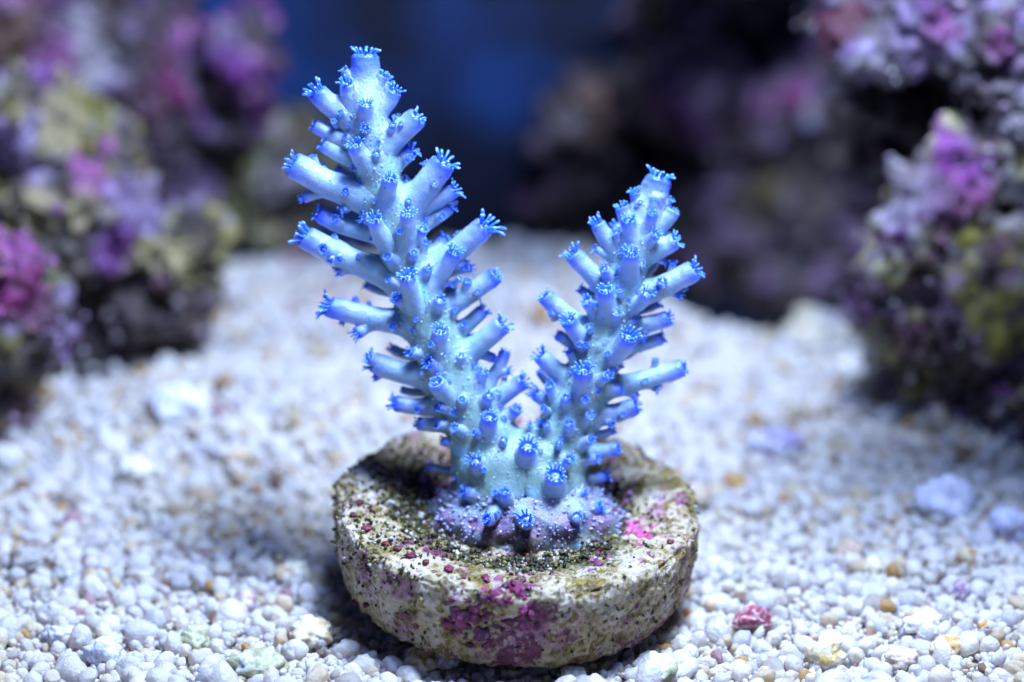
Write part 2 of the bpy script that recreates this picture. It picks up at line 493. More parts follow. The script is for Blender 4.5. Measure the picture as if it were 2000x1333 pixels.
def rock(label, lobes, palette, patches, seed, nod=160, nodcol=(WHT, LAV, PNK, CRM), gain=1.0):
    """lobes: (px, py, depth behind the plug, radius in photo pixels, squash (x, y, z)); patches: (px, py, depth, radius px, colour)"""
    A = Acc()
    PP = [(np.array(at(px, py, d)[:]), 1.2 * r * S * (D0 + d) / D0, np.array(c)) for px, py, d, r, c in patches]
    tops = []
    low = 9; cen = Vector((0, 0, 0))
    for (px, py, d, r, sq) in lobes:
        V0, F = ico(5)
        R = r * S * (D0 + d) / D0
        c = np.array(at(px, py, d)[:]); cen += Vector(c) / len(lobes)
        V = c + V0 * R * np.array(sq)
        n1 = fbm(V * 0.9 / max(R, .5), 3, seed)
        w1, _ = worley(V * 2.3, seed + 20); w2, id2 = worley(V * 5.5, seed + 30)
        n2 = fbm(V * 3.2, 4, seed + 3)
        dsp = R * 0.24 * n1 + 0.24 * (0.50 - w1) + 0.12 * (0.5 - w2) + 0.22 * n2 + 0.18 * (0.35 - 1.6 * np.abs(fbm(V * 1.5, 4, seed + 5))) + 0.09 * (0.3 - np.abs(fbm(V * 7.0, 3, seed + 6)) * 2)
        V = V + V0 * dsp[:, None]
        # colours: coralline algae, bare stone and turf, plus shade painted into recesses and undersides
        a = fbm(V * 0.9, 4, seed + 51) ; b = fbm(V * 2.2, 4, seed + 61); e = fbm(V * 5.0, 3, seed + 71)
        col = np.tile(np.array(palette[0]), (len(V), 1))
        for k, pc in enumerate(palette[1:]):
            m = sstep(0.05, 0.11, (a if k % 2 == 0 else b) * (1 if k % 4 < 2 else -1) + 0.25 * e - 0.05 * k)
            col = col * (1 - m[:, None]) + np.array(pc) * m[:, None]
        m = sstep(0.25, 0.36, e) * (0.5 if max(palette[0]) > 0.2 else 0.04); col = col * (1 - m[:, None]) + np.array(WHT) * m[:, None]
        m = sstep(-0.08, -0.2, n2); col = col * (1 - 0.9 * m[:, None]) + np.array(DRK) * 0.9 * m[:, None]  # dark tint in the hollows paints shade into the colour
        m = sstep(0.50, 0.68, w1) * 0.85; col = col * (1 - m[:, None]) + np.array(BRN) * m[:, None]  # brown in the crevices paints their shade too
        for (pc_, pr, pcol) in PP:  # brown and dark patches set on undersides are painted shade
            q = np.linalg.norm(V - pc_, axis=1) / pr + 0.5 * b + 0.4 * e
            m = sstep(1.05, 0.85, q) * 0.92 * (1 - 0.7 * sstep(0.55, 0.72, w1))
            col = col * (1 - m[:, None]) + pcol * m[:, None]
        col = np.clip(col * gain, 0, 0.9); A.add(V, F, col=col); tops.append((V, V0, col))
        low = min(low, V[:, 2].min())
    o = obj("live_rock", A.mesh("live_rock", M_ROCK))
    tag(o, label, "rock", "live rocks around the sand clearing")
    # knobbly crust of small nodules
    V = np.concatenate([t[0] for t in tops]); N = np.concatenate([t[1] for t in tops]); C = np.concatenate([t[2] for t in tops])
    B = Acc(); rs = np.random.RandomState(seed); vi, fi = ico(2)
    for i in rs.choice(len(V), int(nod * 0.8), replace=False):
        r = rs.uniform(0.018, 0.055)
        cc = np.array(nodcol[rs.randint(len(nodcol))]) * 0.35 * gain + C[i] * 0.65
        k = rs.randint(2, 5)
        for q in range(k):
            p = V[i] + rs.normal(0, 0.10, 3)
            B.add(p + vi * r * rs.uniform(0.6, 1.1) * (1 + 0.15 * vn(vi * 2 + i, seed)[:, None]), fi, col=np.clip(cc * rs.uniform(0.9, 2.0), 0, 1.0))
    tag(obj("nodule_crust", B.mesh("nodule_crust", M_ROCK), o), kind="stuff")
    return o

rock("small rock with a vivid magenta patch at the left edge, nearest of the left rocks",
     [(0, 600, 2.9, 118, (1, .9, 1.2)), (60, 660, 3.0, 70, (1, 1, 1.1)), (-110, 700, 3.4, 170, (1, 1, 1.2)), (-190, 820, 3.6, 150, (1, 1, 1.3))],
     [CRM, LAV, OLV, PNK], [(30, 545, 2.4, 75, MAG), (90, 590, 2.5, 55, MAG), (20, 470, 2.6, 55, PNK), (60, 720, 2.6, 60, BRN), (40, 690, 2.4, 35, OLV)], 3, 150, gain=1.2)
rock("lavender and cream lobed rock in the middle of the left rocks, overhanging the sand",
     [(50, 250, 4.6, 130, (1, 1, .9)), (190, 330, 4.9, 110, (1, 1, 1)), (230, 440, 4.7, 125, (1, 1, 1)), (350, 480, 4.7, 92, (.9, 1, 1.1)), (330, 580, 4.9, 95, (1.05, 1, 1)), (110, 440, 4.4, 130, (1, 1, 1)), (60, 330, 5.2, 170, (1, 1, 1)),
      (180, 600, 5.6, 190, (1, 1, .9)), (40, 760, 5.6, 190, (1.2, 1, 1)), (250, 690, 5.8, 110, (1, 1, .9)), (170, 800, 5.0, 130, (1.3, 1, .6))],  # flattened low lobe added to extend the darkness under the overhang
     [CRM, LAV, OLV, CRM, PUR], [(210, 300, 4.0, 75, PNK), (200, 270, 4.0, 50, PUR), (220, 490, 4.0, 60, PUR), (280, 380, 4.2, 70, LAV), (130, 250, 4.2, 60, CRM), (50, 300, 4.0, 60, LAV), (330, 530, 4.2, 70, CRM), (40, 420, 3.9, 60, CRM),
      (330, 640, 4.4, 90, BRN), (200, 640, 4.9, 140, BRN), (60, 760, 4.9, 200, DRK), (270, 700, 5.1, 100, BRN)], 13, 230, gain=1.35)  # brown and dark patches low down paint the underside and cave shade
rock("pink and purple rock in the top left corner, behind the lavender lobed rock",
     [(160, 110, 7.4, 105, (1, 1, 1)), (300, 160, 7.6, 110, (1, 1, 1)), (470, 110, 7.4, 88, (1, 1, 1)), (420, 200, 7.9, 100, (1.1, 1, 1)), (280, 280, 8.0, 120, (1, 1, 1)), (30, 60, 7.4, 100, (1, 1, 1)), (250, 20, 7.9, 120, (1.2, 1, 1)), (200, 430, 8.6, 200, (1.2, 1, 1.2))],
     [PUR, LAV, DRK, PNK], [(150, 90, 6.8, 75, WHT), (100, 100, 6.8, 60, PNK), (300, 110, 6.8, 60, MAG), (410, 50, 6.8, 40, WHT), (460, 70, 6.8, 50, LAV), (20, 60, 6.7, 70, (0.25, 0.15, 0.05)), (280, 230, 7.1, 80, (0.12, 0.03, 0.08)), (460, 160, 6.9, 70, PUR), (330, 210, 7.0, 50, MAG), (290, 320, 7.2, 80, DRK)], 23, 130, gain=1.35)
rock("olive green rock behind the sand, left of the tall coral branch",
     [(480, 320, 9.0, 120, (1, 1, 1)), (400, 380, 8.8, 95, (1, 1, 1)), (570, 330, 9.4, 100, (1, 1, 1.1)), (480, 430, 9.2, 95, (1.4, 1, .8)), (400, 230, 9.4, 90, (1, 1, 1))],
     [(0.30, 0.31, 0.08), OLV, GRN, BRN, (0.40, 0.42, 0.14)], [(470, 290, 8.2, 55, GRN), (420, 330, 8.1, 40, GRN), (400, 190, 8.5, 60, (0.4, 0.4, 0.3)), (560, 350, 8.6, 60, GRY), (430, 430, 8.4, 70, (0.12, 0.13, 0.03))], 33, 70, (CRM, OLV, GRY), gain=1.7)
rock("dim purple rock far behind the short coral branch",
     [(1330, 170, 9.6, 115, (1.2, 1, .9)), (1160, 260, 10.2, 110, (1, 1, 1.1)), (1440, 240, 9.8, 110, (1, 1, 1)), (1230, 400, 10.4, 155, (1.2, 1, 1)), (1480, 420, 10.2, 160, (1.1, 1, 1)), (1600, 250, 10.2, 150, (1, 1, 1.2)), (1360, 20, 10.8, 140, (1.4, 1, .8)), (1600, 500, 10.3, 110, (1, 1, 1)), (1100, 420, 10.8, 70, (1, 1, 1.2)), (1530, 560, 9.4, 62, (1.2, 1, .8)), (1160, -330, 3.4, 180, (1.5, .9, .5)), (1380, -290, 5.0, 120, (1.5, 1.2, .6)), (1450, -160, 8.0, 160, (1.2, 1.2, .8))],  # last lobes: unseen arch above the frame, added to shade the far sand
     [(0.20, 0.12, 0.24), PUR, (0.20, 0.16, 0.14), DRK, (0.30, 0.18, 0.34)], [(1290, 170, 8.6, 75, PNK), (1400, 180, 8.7, 65, LAV), (1340, 110, 8.8, 80, (0.4, 0.3, 0.6)), (1330, 210, 8.6, 45, PUR), (1390, 20, 9.6, 60, LAV), (1260, 20, 9.8, 30, GRN), (1540, 190, 9.0, 40, MAG), (1570, 265, 9.0, 40, (0.4, 0.4, 0.75)), (1150, 210, 9.4, 60, (0.34, 0.22, 0.16)), (1070, 250, 9.6, 50, GRY), (1500, 360, 9.2, 50, (0.2, 0.16, 0.05))], 43, 60, (LAV, PUR, GRY), gain=1.6)
rock("cream and purple knobbly rock overhanging the shaded sand at the right edge",
     [(1840, 420, 3.4, 120, (1, 1, 1.1)), (1780, 500, 3.2, 105, (1, 1, 1)), (1800, 620, 3.4, 110, (1, 1, 1)), (1920, 330, 3.5, 120, (1, 1, 1)), (1920, 560, 3.2, 130, (1, 1, 1)), (1860, 710, 3.7, 105, (1.1, 1, .9)), (1980, 780, 3.2, 75, (1, 1, 1)), (2080, 500, 4.0, 200, (1, 1, 1.2)), (2150, 800, 4.4, 200, (1, 1, 1.5)), (2180, 980, 4.6, 180, (1, 1, 1.4)), (2000, 660, 3.6, 130, (1, 1, 1))],
     [CRM, LAV, OLV, WHT, PUR], [(1880, 360, 2.6, 80, (0.42, 0.10, 0.40)), (1900, 280, 2.7, 70, PUR), (1920, 420, 2.5, 60, (0.45, 0.08, 0.36)), (1770, 380, 2.9, 60, (0.40, 0.36, 0.60)), (1850, 470, 2.5, 40, BRN), (1790, 700, 2.9, 90, (0.16, 0.07, 0.09)), (1870, 770, 3.1, 90, BRN), (1950, 780, 2.6, 60, PUR), (1930, 600, 2.4, 70, OLV), (1760, 600, 2.7, 50, CRM)], 53, 330, gain=1.7)  # brown patches along the bottom paint the underside's shade
rock("dark purple rock with pale knobs in the top right corner, above a small cave",
     [(1720, 60, 3.4, 90, (1.1, 1, .8)), (1830, 40, 3.2, 110, (1, 1, .9)), (1930, 90, 3.0, 80, (1, 1, 1)), (1975, 200, 3.0, 85, (.9, 1, 1.2)), (1700, 180, 4.4, 80, (1, 1, 1.1)), (1830, 210, 5.0, 150, (1.1, 1, 1)), (2080, 60, 3.6, 170, (1, 1, 1.2)), (2250, -150, 0.2, 200, (1, 1, .7)), (1900, -320, -0.9, 210, (1.2, 1, .5)), (2050, -310, -0.9, 230, (1.2, 1, .5)), (2170, -260, -0.3, 210, (1.1, 1, .6)), (2270, -80, 2.0, 190, (1, 1, .8)), (2290, 60, 2.2, 200, (1, 1, 1)), (1640, 20, 4.0, 70, (1, 1, .8)), (2120, 250, 4.2, 190, (1, 1, 1.2)), (1760, 330, 5.0, 100, (.9, 1, 1.2))],  # lobes high above the frame: unseen ledge added to shade the right-hand sand
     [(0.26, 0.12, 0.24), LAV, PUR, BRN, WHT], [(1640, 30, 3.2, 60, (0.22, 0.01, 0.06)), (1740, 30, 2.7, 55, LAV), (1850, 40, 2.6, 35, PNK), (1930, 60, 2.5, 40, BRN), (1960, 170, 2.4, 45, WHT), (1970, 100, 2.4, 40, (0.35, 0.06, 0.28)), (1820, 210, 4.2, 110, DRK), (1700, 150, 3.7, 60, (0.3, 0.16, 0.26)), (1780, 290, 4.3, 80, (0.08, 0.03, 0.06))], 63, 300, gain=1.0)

# ------------------------------------------------------------------ frag plug
R_TOP, Z_TOP, Z_BOT = 1.50, 0.85, 0.10
plug = empty("frag_plug", (0, 0, 0))
tag(plug, "round stony frag plug crusted with purple and olive algae, carrying the coral", "frag plug")
TILT = Matrix.Rotation(math.radians(2.2), 4, 'Y') @ Matrix.Rotation(math.radians(3.4), 4, 'X')

def plug_profile():
    pts = []
    def seg(a, b, n):
        for i in range(n): t = i / n; pts.append((a[0] + (b[0] - a[0]) * t, a[1] + (b[1] - a[1]) * t))
    K_ = [(0.0, 0.70), (0.55, 0.70), (0.78, 0.70), (1.00, 0.755), (1.22, 0.82), (1.42, 0.855), (1.485, 0.845), (1.51, 0.80), (1.505, 0.58), (1.475, 0.36), (1.43, 0.17), (1.385, 0.095), (1.27, 0.07), (0.40, 0.06)]
    Nn = [10, 10, 12, 12, 12, 5, 5, 14, 16, 10, 5, 5, 8]
    for i in range(len(K_) - 1): seg(K_[i], K_[i + 1], Nn[i])
    pts.append(K_[-1])
    return np.array(pts)
prof = plug_profile(); SEG = 400
ang = np.linspace(0, 2 * np.pi, SEG, endpoint=False)
V = np.stack([(prof[:, 0][:, None] * np.sin(ang)[None]).ravel(), (-prof[:, 0][:, None] * np.cos(ang)[None]).ravel(), np.repeat(prof[:, 1], SEG)], 1)
rad = np.sqrt(V[:, 0] ** 2 + V[:, 1] ** 2)
dirv = np.stack([V[:, 0], V[:, 1], np.zeros(len(V))], 1) / (rad[:, None] + 1e-6)
ringlow = fbm(dirv * 1.7, 2, 91)
V = V + dirv * (0.05 * ringlow * sstep(0.8, 1.4, rad))[:, None]
# chipped rim and worn surface
pr = np.gradient(prof, axis=0); nrm = np.stack([-pr[:, 1], pr[:, 0]], 1); nrm /= np.linalg.norm(nrm, axis=1)[:, None]
NR = np.repeat(nrm, SEG, axis=0)
Nv = np.stack([dirv[:, 0] * NR[:, 0], dirv[:, 1] * NR[:, 0], NR[:, 1]], 1)
w1, _ = worley(V * 6.0, 92); w2, _ = worley(V * 14.0, 93)
dsp = 0.035 * fbm(V * 2.6, 3, 94) + 0.03 * (0.45 - w1) + 0.024 * (0.45 - w2) + 0.020 * fbm(V * 22, 2, 95)
rim = np.exp(-((rad - 1.45) / 0.08) ** 2) * np.exp(-((V[:, 2] - 0.83) / 0.07) ** 2)
dsp -= 0.07 * rim * sstep(0.0, 0.4, fbm(V * 3.5, 2, 96))
V = V + Nv * dsp[:, None]
ring_alg = np.exp(-((rad - 0.88) / 0.15) ** 2) * (V[:, 2] > 0.5)
alg = 0.15 + 0.42 * ring_alg + 0.22 * (V[:, 0] < -0.7) * (V[:, 2] > 0.6) * (V[:, 1] > -0.3) + 0.26 * np.exp(-((V[:, 0] - 0.75) / 0.45) ** 2) * (V[:, 2] < 0.82) * (V[:, 1] < -0.5)
F = [[i * SEG + j, i * SEG + (j + 1) % SEG, (i + 1) * SEG + (j + 1) % SEG, (i + 1) * SEG + j] for i in range(len(prof) - 1) for j in range(SEG)]
F = [f[::-1] for f in F]
def tl(V): 
    M = np.array(TILT)[:3, :3]; return V @ M.T
PLUGV = tl(V); PLUGN = Nv @ np.array(TILT)[:3, :3].T
disc = obj("disc", mesh("disc", PLUGV, F, M_PLUG, {"algae": alg}), plug)
a_ = Acc(); Pz = np.array([[0, 0, z] for z in (0.12, -0.1, -0.35, -0.6)]); v_, f_ = tube_rings(Pz, np.array([0.55, .5, .47, .45]), 40)
v_ = v_ * (1 + 0.03 * fbm(v_ * 4, 2, 99))[:, None]
a_.add(v_, f_, algae=0.2); obj("stem", a_.mesh("stem", M_PLUG), plug)

PIX_P = None
def on_plug(px, py):
    """point of the plug's surface seen at a pixel, with its outward normal"""
    global PIX_P
    if PIX_P is None:
        q = PLUGV - np.array(CAM[:]); dz = q @ np.array(VIEW[:])
        PIX_P = np.stack([q[:, 0] / dz / K + 1000, 666.5 - (q @ np.array(UP[:])) / dz / K, dz], 1)
    facing = (PLUGN * (np.array(CAM[:]) - PLUGV)).sum(1) > 0
    d = (PIX_P[:, 0] - px) ** 2 + (PIX_P[:, 1] - py) ** 2 + np.where(facing, 0, 1e6) + 4.0 * (PIX_P[:, 2] - PIX_P[:, 2].min())
    i = int(np.argmin(d)); return PLUGV[i], PLUGN[i]

def crust(name, spots, colors, seed, flat=0.5):
    A = Acc(); rs = np.random.RandomState(seed); vi, fi = ico(4)
    vi, fi = ico(3)
    more = []
    for (px, py, r) in spots:
        for q in range(max(3, int(r * r / 42))):
            a, u = rs.uniform(0, 6.28), math.sqrt(rs.rand()) * 1.05
            more.append((px + r * u * math.cos(a), py + r * u * math.sin(a), rs.uniform(4.5, 11)))
    for (px, py, r) in more:
        p, nn = on_plug(px, py); rw = r * S
        V = vi * rw
        h = V @ nn; V = V - np.outer(h * (1 - flat), nn)
        V = p + V
        w_, _ = worley(V * 7, seed); w2_, _ = worley(V * 17, seed + 4)
        V = V + nn * (0.05 * (0.45 - w_) + 0.04 * fbm(V * 9, 3, seed + 1) + 0.03 * (0.45 - w2_))[:, None]
        V = V + (vi * (0.25 * rw * fbm(V * 6, 2, seed + 2))[:, None])
        c = np.array(colors[rs.randint(len(colors))]); m = sstep(-0.1, 0.35, fbm(V * 5, 3, seed + 7))[:, None]
        c = c * rs.uniform(0.6, 1.5); A.add(V, fi, col=np.clip(c * (1 - m) + np.array(colors[0]) * 0.4 * m, 0, .8))
    return tag(obj(name, A.mesh(name, M_CRUST), plug), kind="stuff")
MG1, MG2, MG3 = (0.19, 0.014, 0.085), (0.12, 0.012, 0.06), (0.26, 0.05, 0.15)
crust("coralline_patch", [(985, 1165, 34), (1015, 1150, 28), (950, 1180, 26), (1000, 1200, 36), (1025, 1195, 22), (960, 1150, 20), (985, 1225, 18)], (MG1, MG2, MG3), 201)["label"] = "magenta coralline crust on the front of the plug"
crust("coralline_patch", [(905, 1195, 24), (885, 1215, 22), (920, 1230, 28), (945, 1245, 18), (880, 1190, 16)], (MG2, MG1), 205)
crust("coralline_patch", [(1235, 1030, 20), (1255, 1045, 18), (1265, 1030, 14), (1245, 1052, 14)], ((0.45, 0.05, 0.20), (0.5, 0.16, 0.3)), 209)
crust("coralline_patch", [(768, 938, 17), (785, 945, 15), (775, 950, 13)], ((0.20, 0.02, 0.07), (0.14, 0.02, 0.05)), 213)
crust("coralline_patch", [(1180, 955, 30), (1205, 985, 26), (1160, 940, 20), (1225, 960, 14)], ((0.20, 0.06, 0.12), (0.28, 0.14, 0.28)), 217, 0.7)
crust("coralline_patch", [(850, 930, 34), (880, 900, 30), (835, 960, 24), (870, 965, 26)], ((0.26, 0.10, 0.16), (0.34, 0.2, 0.3)), 221, 0.7)
crust("coralline_patch", [(1165, 1105, 14), (1185, 1100, 12)], ((0.34, 0.08, 0.2),), 225)
crust("coralline_patch", [(800, 1225, 14), (790, 1210, 10)], ((0.2, 0.04, 0.08),), 229)
vi, fi = ico(3)
for k, (px, py, r, c) in enumerate([(716, 1036, 10, (0.45, 0.06, 0.12)), (752, 1064, 8, (0.40, 0.06, 0.05)), (776, 1073, 8, (0.28, 0.03, 0.07)), (801, 1089, 10, (0.30, 0.02, 0.08)), (832, 1099, 7, (0.25, 0.06, 0.02)),
                                  (876, 1117, 10, (0.36, 0.02, 0.10)), (902, 1128, 7, (0.4, 0.06, 0.15)), (947, 1131, 8, (0.4, 0.04, 0.14)), (742, 925, 7, (0.2, 0.03, 0.08)), (700, 985, 9, (0.16, 0.03, 0.05)), (690, 1010, 8, (0.18, 0.04, 0.06)), (693, 1180, 9, (0.25, 0.02, 0.06)), (716, 1180, 8, (0.2, 0.02, 0.06)), (1310, 1060, 7, (0.3, 0.08, 0.03))]):
    c = np.array(c) * 0.45; p, nn = on_plug(px, py)
    Vn_ = vi * r * S * np.array([0.95, 0.9, 0.6]) * (1 + 0.45 * fbm(vi * 1.6 + k * 3, 3, 300 + k))[:, None]
    o = obj("nodule", mesh("nodule", Vn_, fi, M_CRUST, {"col": np.tile(np.array(c), (len(vi), 1))}), plug, loc=p + nn * r * S * 0.35)

# algae turf and lime crumbs clinging to the plug
A = Acc(); rs = np.random.RandomState(77); v2, f2 = ico(2)
fc = np.where((PLUGV[:, 2] > 0.15))[0]
palT = np.array([(0.035, 0.03, 0.012), (0.12, 0.10, 0.02), (0.26, 0.23, 0.06), (0.42, 0.38, 0.14), (0.62, 0.60, 0.58), (0.10, 0.05, 0.03), (0.02, 0.02, 0.02)])
cnt = 0
while cnt < 4200:
    i = fc[rs.randint(len(fc))]
    rd = math.hypot(PLUGV[i, 0], PLUGV[i, 1])
    pr_ = 0.05 + 0.9 * math.exp(-((rd - 0.86) / 0.16) ** 2) * (PLUGV[i, 2] > 0.5) + 0.25 * (PLUGV[i, 0] < -0.7 and PLUGV[i, 2] > 0.6)
    if rs.rand() > pr_: continue
    r = rs.uniform(0.005, 0.017) * (1.5 if 0.7 < rd < 1.02 and rs.rand() < 0.5 else 1)
    k = rs.choice(len(palT), p=[.36, .27, .11, .03, .08, .09, .06])
    A.add(PLUGV[i] + PLUGN[i] * r * 0.3 + rs.normal(0, 0.01, 3) + v2 * r * rs.uniform(0.6, 1.3, 3) * (1 + 0.6 * vn(v2 * 2.1 + cnt, 5)[:, None]), f2, col=0.8 * palT[k] * rs.uniform(0.7, 1.2))
    cnt += 1
tag(obj("algae_turf", A.mesh("algae_turf", M_TURF), plug), kind="stuff")

# ------------------------------------------------------------------ the coral
BASE = at(1020, 1000, 0.0)
coral = empty("staghorn_coral", (BASE.x, BASE.y, 0.62))
tag(coral, "pale blue two-branched staghorn coral with bright blue polyps standing on the plug", "coral")

def cp(x, y, z=0.0):
    """photo pixel + distance z (in photo pixels) in front of the coral's own leaning plane"""
    zc = max(0, 985 - y) * 0.12
    return np.array(at(x, y, -(z + zc) * S)[:])

def spline(P, n):
    P = np.array(P, float); m = len(P)
    t = np.linspace(0, m - 1, n); out = []
    for u in t:
        i = min(int(u), m - 2); f = u - i
        p0, p1, p2, p3 = P[max(i - 1, 0)], P[i], P[i + 1], P[min(i + 2, m - 1)]
        out.append(0.5 * ((2 * p1) + (-p0 + p2) * f + (2 * p0 - 5 * p1 + 4 * p2 - p3) * f * f + (-p0 + 3 * p1 - 3 * p2 + p3) * f ** 3))
    return np.array(out)

# polyp shapes: a ring of stubby tentacles round a pale mouth
def polyp_mesh(k):
    rs = np.random.RandomState(500 + k); A = Acc()
    T = rs.randint(9, 13)
    for j in range(T):
        a = 2 * math.pi * (j + rs.uniform(-.3, .3)) / T
        d = np.array([math.cos(a), math.sin(a), 0])
        L_ = rs.uniform(0.75, 1.1); out_ = rs.uniform(0.3, 1.0) * (0.5 if k == 5 else 1.0)
        p0 = d * 0.46 + np.array([0, 0, -0.06]); p1 = p0 + d * L_ * 0.35 * out_ + np.array([0, 0, L_ * 0.55]); p2 = p1 + d * L_ * 0.5 * out_ + np.array([rs.normal(0, .05), rs.normal(0, .05), L_ * (0.5 - 0.3 * out_)])
        P = spline([p0, p1, p2], 6); R = np.array([0.115, 0.105, 0.09, 0.085, 0.112, 0.07]) * rs.uniform(0.85, 1.15)
        v, f = tube_rings(P, R, 6)
        tip = P[-1] + (P[-1] - P[-2]) * 0.3
        v = np.concatenate([v, [tip]]); f = f + [[30 + q, 30 + (q + 1) % 6, 36] for q in range(6)]
        t = np.concatenate([np.repeat(np.linspace(0, 1, 6), 6), [1]])[:, None]
        c = np.array([0.02, 0.11, 0.75]) * (1 - t) + np.array([0.06, 0.26, 0.90]) * t
        c = np.where(t > 0.9, np.array([0.25, 0.42, 0.95]), c)
        A.add(v, f, col=c)
    # oral disc
    a = np.linspace(0, 2 * np.pi, 16, endpoint=False)
    v = [np.zeros(3) + [0, 0, 0.08]] + [[0.28 * math.cos(q), 0.28 * math.sin(q), 0.02] for q in a] + [[0.6 * math.cos(q), 0.6 * math.sin(q), -0.10] for q in a]
    f = [[0, 1 + j, 1 + (j + 1) % 16] for j in range(16)] + [[1 + j, 17 + j, 17 + (j + 1) % 16, 1 + (j + 1) % 16] for j in range(16)]
    A.add(v, f, col=np.concatenate([[[0.4, 0.5, 0.95]], np.tile([0.12, 0.22, 0.90], (16, 1)), np.tile([0.05, 0.12, 0.85], (16, 1))]))
    v_, f_ = ico(2); A.add(v_ * np.array([.14, .14, .11]) + [0, 0, .12], f_, col=(0.30, 0.40, 0.75))
    return A.mesh("polyp", M_POLYP)
POLYPS = [polyp_mesh(k) for k in range(7)]

def put_polyp(parent, p, d, r, k=None):
    d = Vector(d).normalized()
    q = d.to_track_quat('Z', 'Y') @ Matrix.Rotation(RND.uniform(0, 6.28), 3, 'Z').to_quaternion()
    o = bpy.data.objects.new("polyp", POLYPS[RND.randrange(7) if k is None else k])
    o.location = Vector(p); o.rotation_euler = q.to_euler(); s_ = r * RND.choice((0.8, 0.95, 1.05, 1.12, 1.18, 1.25)); o.scale = (s_, s_, s_ * RND.uniform(0.7, 1.15))
    return link(o, parent)

def cup_tip(P, R, d, r):
    """append the rounded rim and the shallow calyx to a tube"""
    e = P[-1]
    prof_ = [(0.99, 0.06), (0.95, 0.13), (0.86, 0.17), (0.74, 0.165), (0.66, 0.10), (0.60, -0.02), (0.40, -0.08), (0.02, -0.10)]
    return prof_

def tube_with_cup(pts, r0, r1, n, seg, seed, flare=0.6, wob=0.05, tip0=0.0, lip=0.0, power=2.2):
    P = spline(pts, n); t = np.linspace(0, 1, n)
    R = r1 + (r0 - r1) * (1 - t) ** power
    R = R * (1 + 0.03 * sstep(0.7, 0.9, t) - 0.05 * sstep(0.9, 1.0, t))
    T, N, B = frame_along(P)
    d = P[-1] - P[-3]; d /= np.linalg.norm(d)
    V, F = tube_rings(P, R, seg)
    tip = np.repeat(tip0 + (0.50 - tip0) * t ** 0.9 + 0.40 * sstep(0.74, 1.0, t), seg)
    Ve = [V]; te = [tip]; base = len(V)
    a = np.linspace(0, 2 * np.pi, seg, endpoint=False)
    rr_ = R[-1]
    upv = np.array(UP[:]); 
    for q, (fr, fz) in enumerate([(0.985, 0.08), (0.93, 0.18), (0.84, 0.235), (0.73, 0.22), (0.65, 0.12), (0.60, -0.02), (0.40, -0.07), (0.02, -0.09)]):
        ringd = N[-1][None] * np.cos(a)[:, None] + B[-1][None] * np.sin(a)[:, None]
        ring = P[-1] + d * rr_ * fz + ringd * rr_ * fr - np.outer((ringd @ upv), d) * lip * rr_ * fr
        Ve.append(ring); te.append(np.full(seg, [0.95, 0.97, 0.86, 0.86, 0.95, 1.0, 1.0, 0.9][q]))
    V = np.concatenate(Ve); tip = np.concatenate(te)
    n2 = n + 8
    F = [[i * seg + j, i * seg + (j + 1) % seg, (i + 1) * seg + (j + 1) % seg, (i + 1) * seg + j] for i in range(n2 - 1) for j in range(seg)]
    # organic unevenness
    C = np.concatenate([np.repeat(P, seg, 0), np.repeat(P[-1:], 8 * seg, 0)])
    o_ = V - C; ln = np.linalg.norm(o_, axis=1)[:, None] + 1e-9
    k = np.ones(len(V)); k[base + 3 * seg:] = 0.3
    V = V + o_ / ln * ((wob * r1 * 1.5) * fbm(V * 1.1 / r1, 4, seed, 0.6) * k)[:, None]
    return V, F, tip, P, R, d

LEFT = [(1000, 1015, -35, 92), (972, 940, 0, 90), (938, 850, 0, 76), (893, 755, 0, 66), (855, 675, 0, 60), (818, 580, 0, 54), (785, 480, 0, 50), (755, 390, 0, 44), (728, 295, 0, 36), (714, 210, 0, 30), (713, 150, 0, 27), (713, 112, 0, 27)]
RIGHT = [(1035, 1015, -35, 90), (1062, 940, 0, 85), (1098, 850, 0, 70), (1138, 760, 0, 60), (1172, 680, 0, 54), (1198, 600, 0, 47), (1228, 520, 0, 40), (1254, 440, 0, 32), (1275, 385, 0, 27), (1286, 352, 0, 26)]

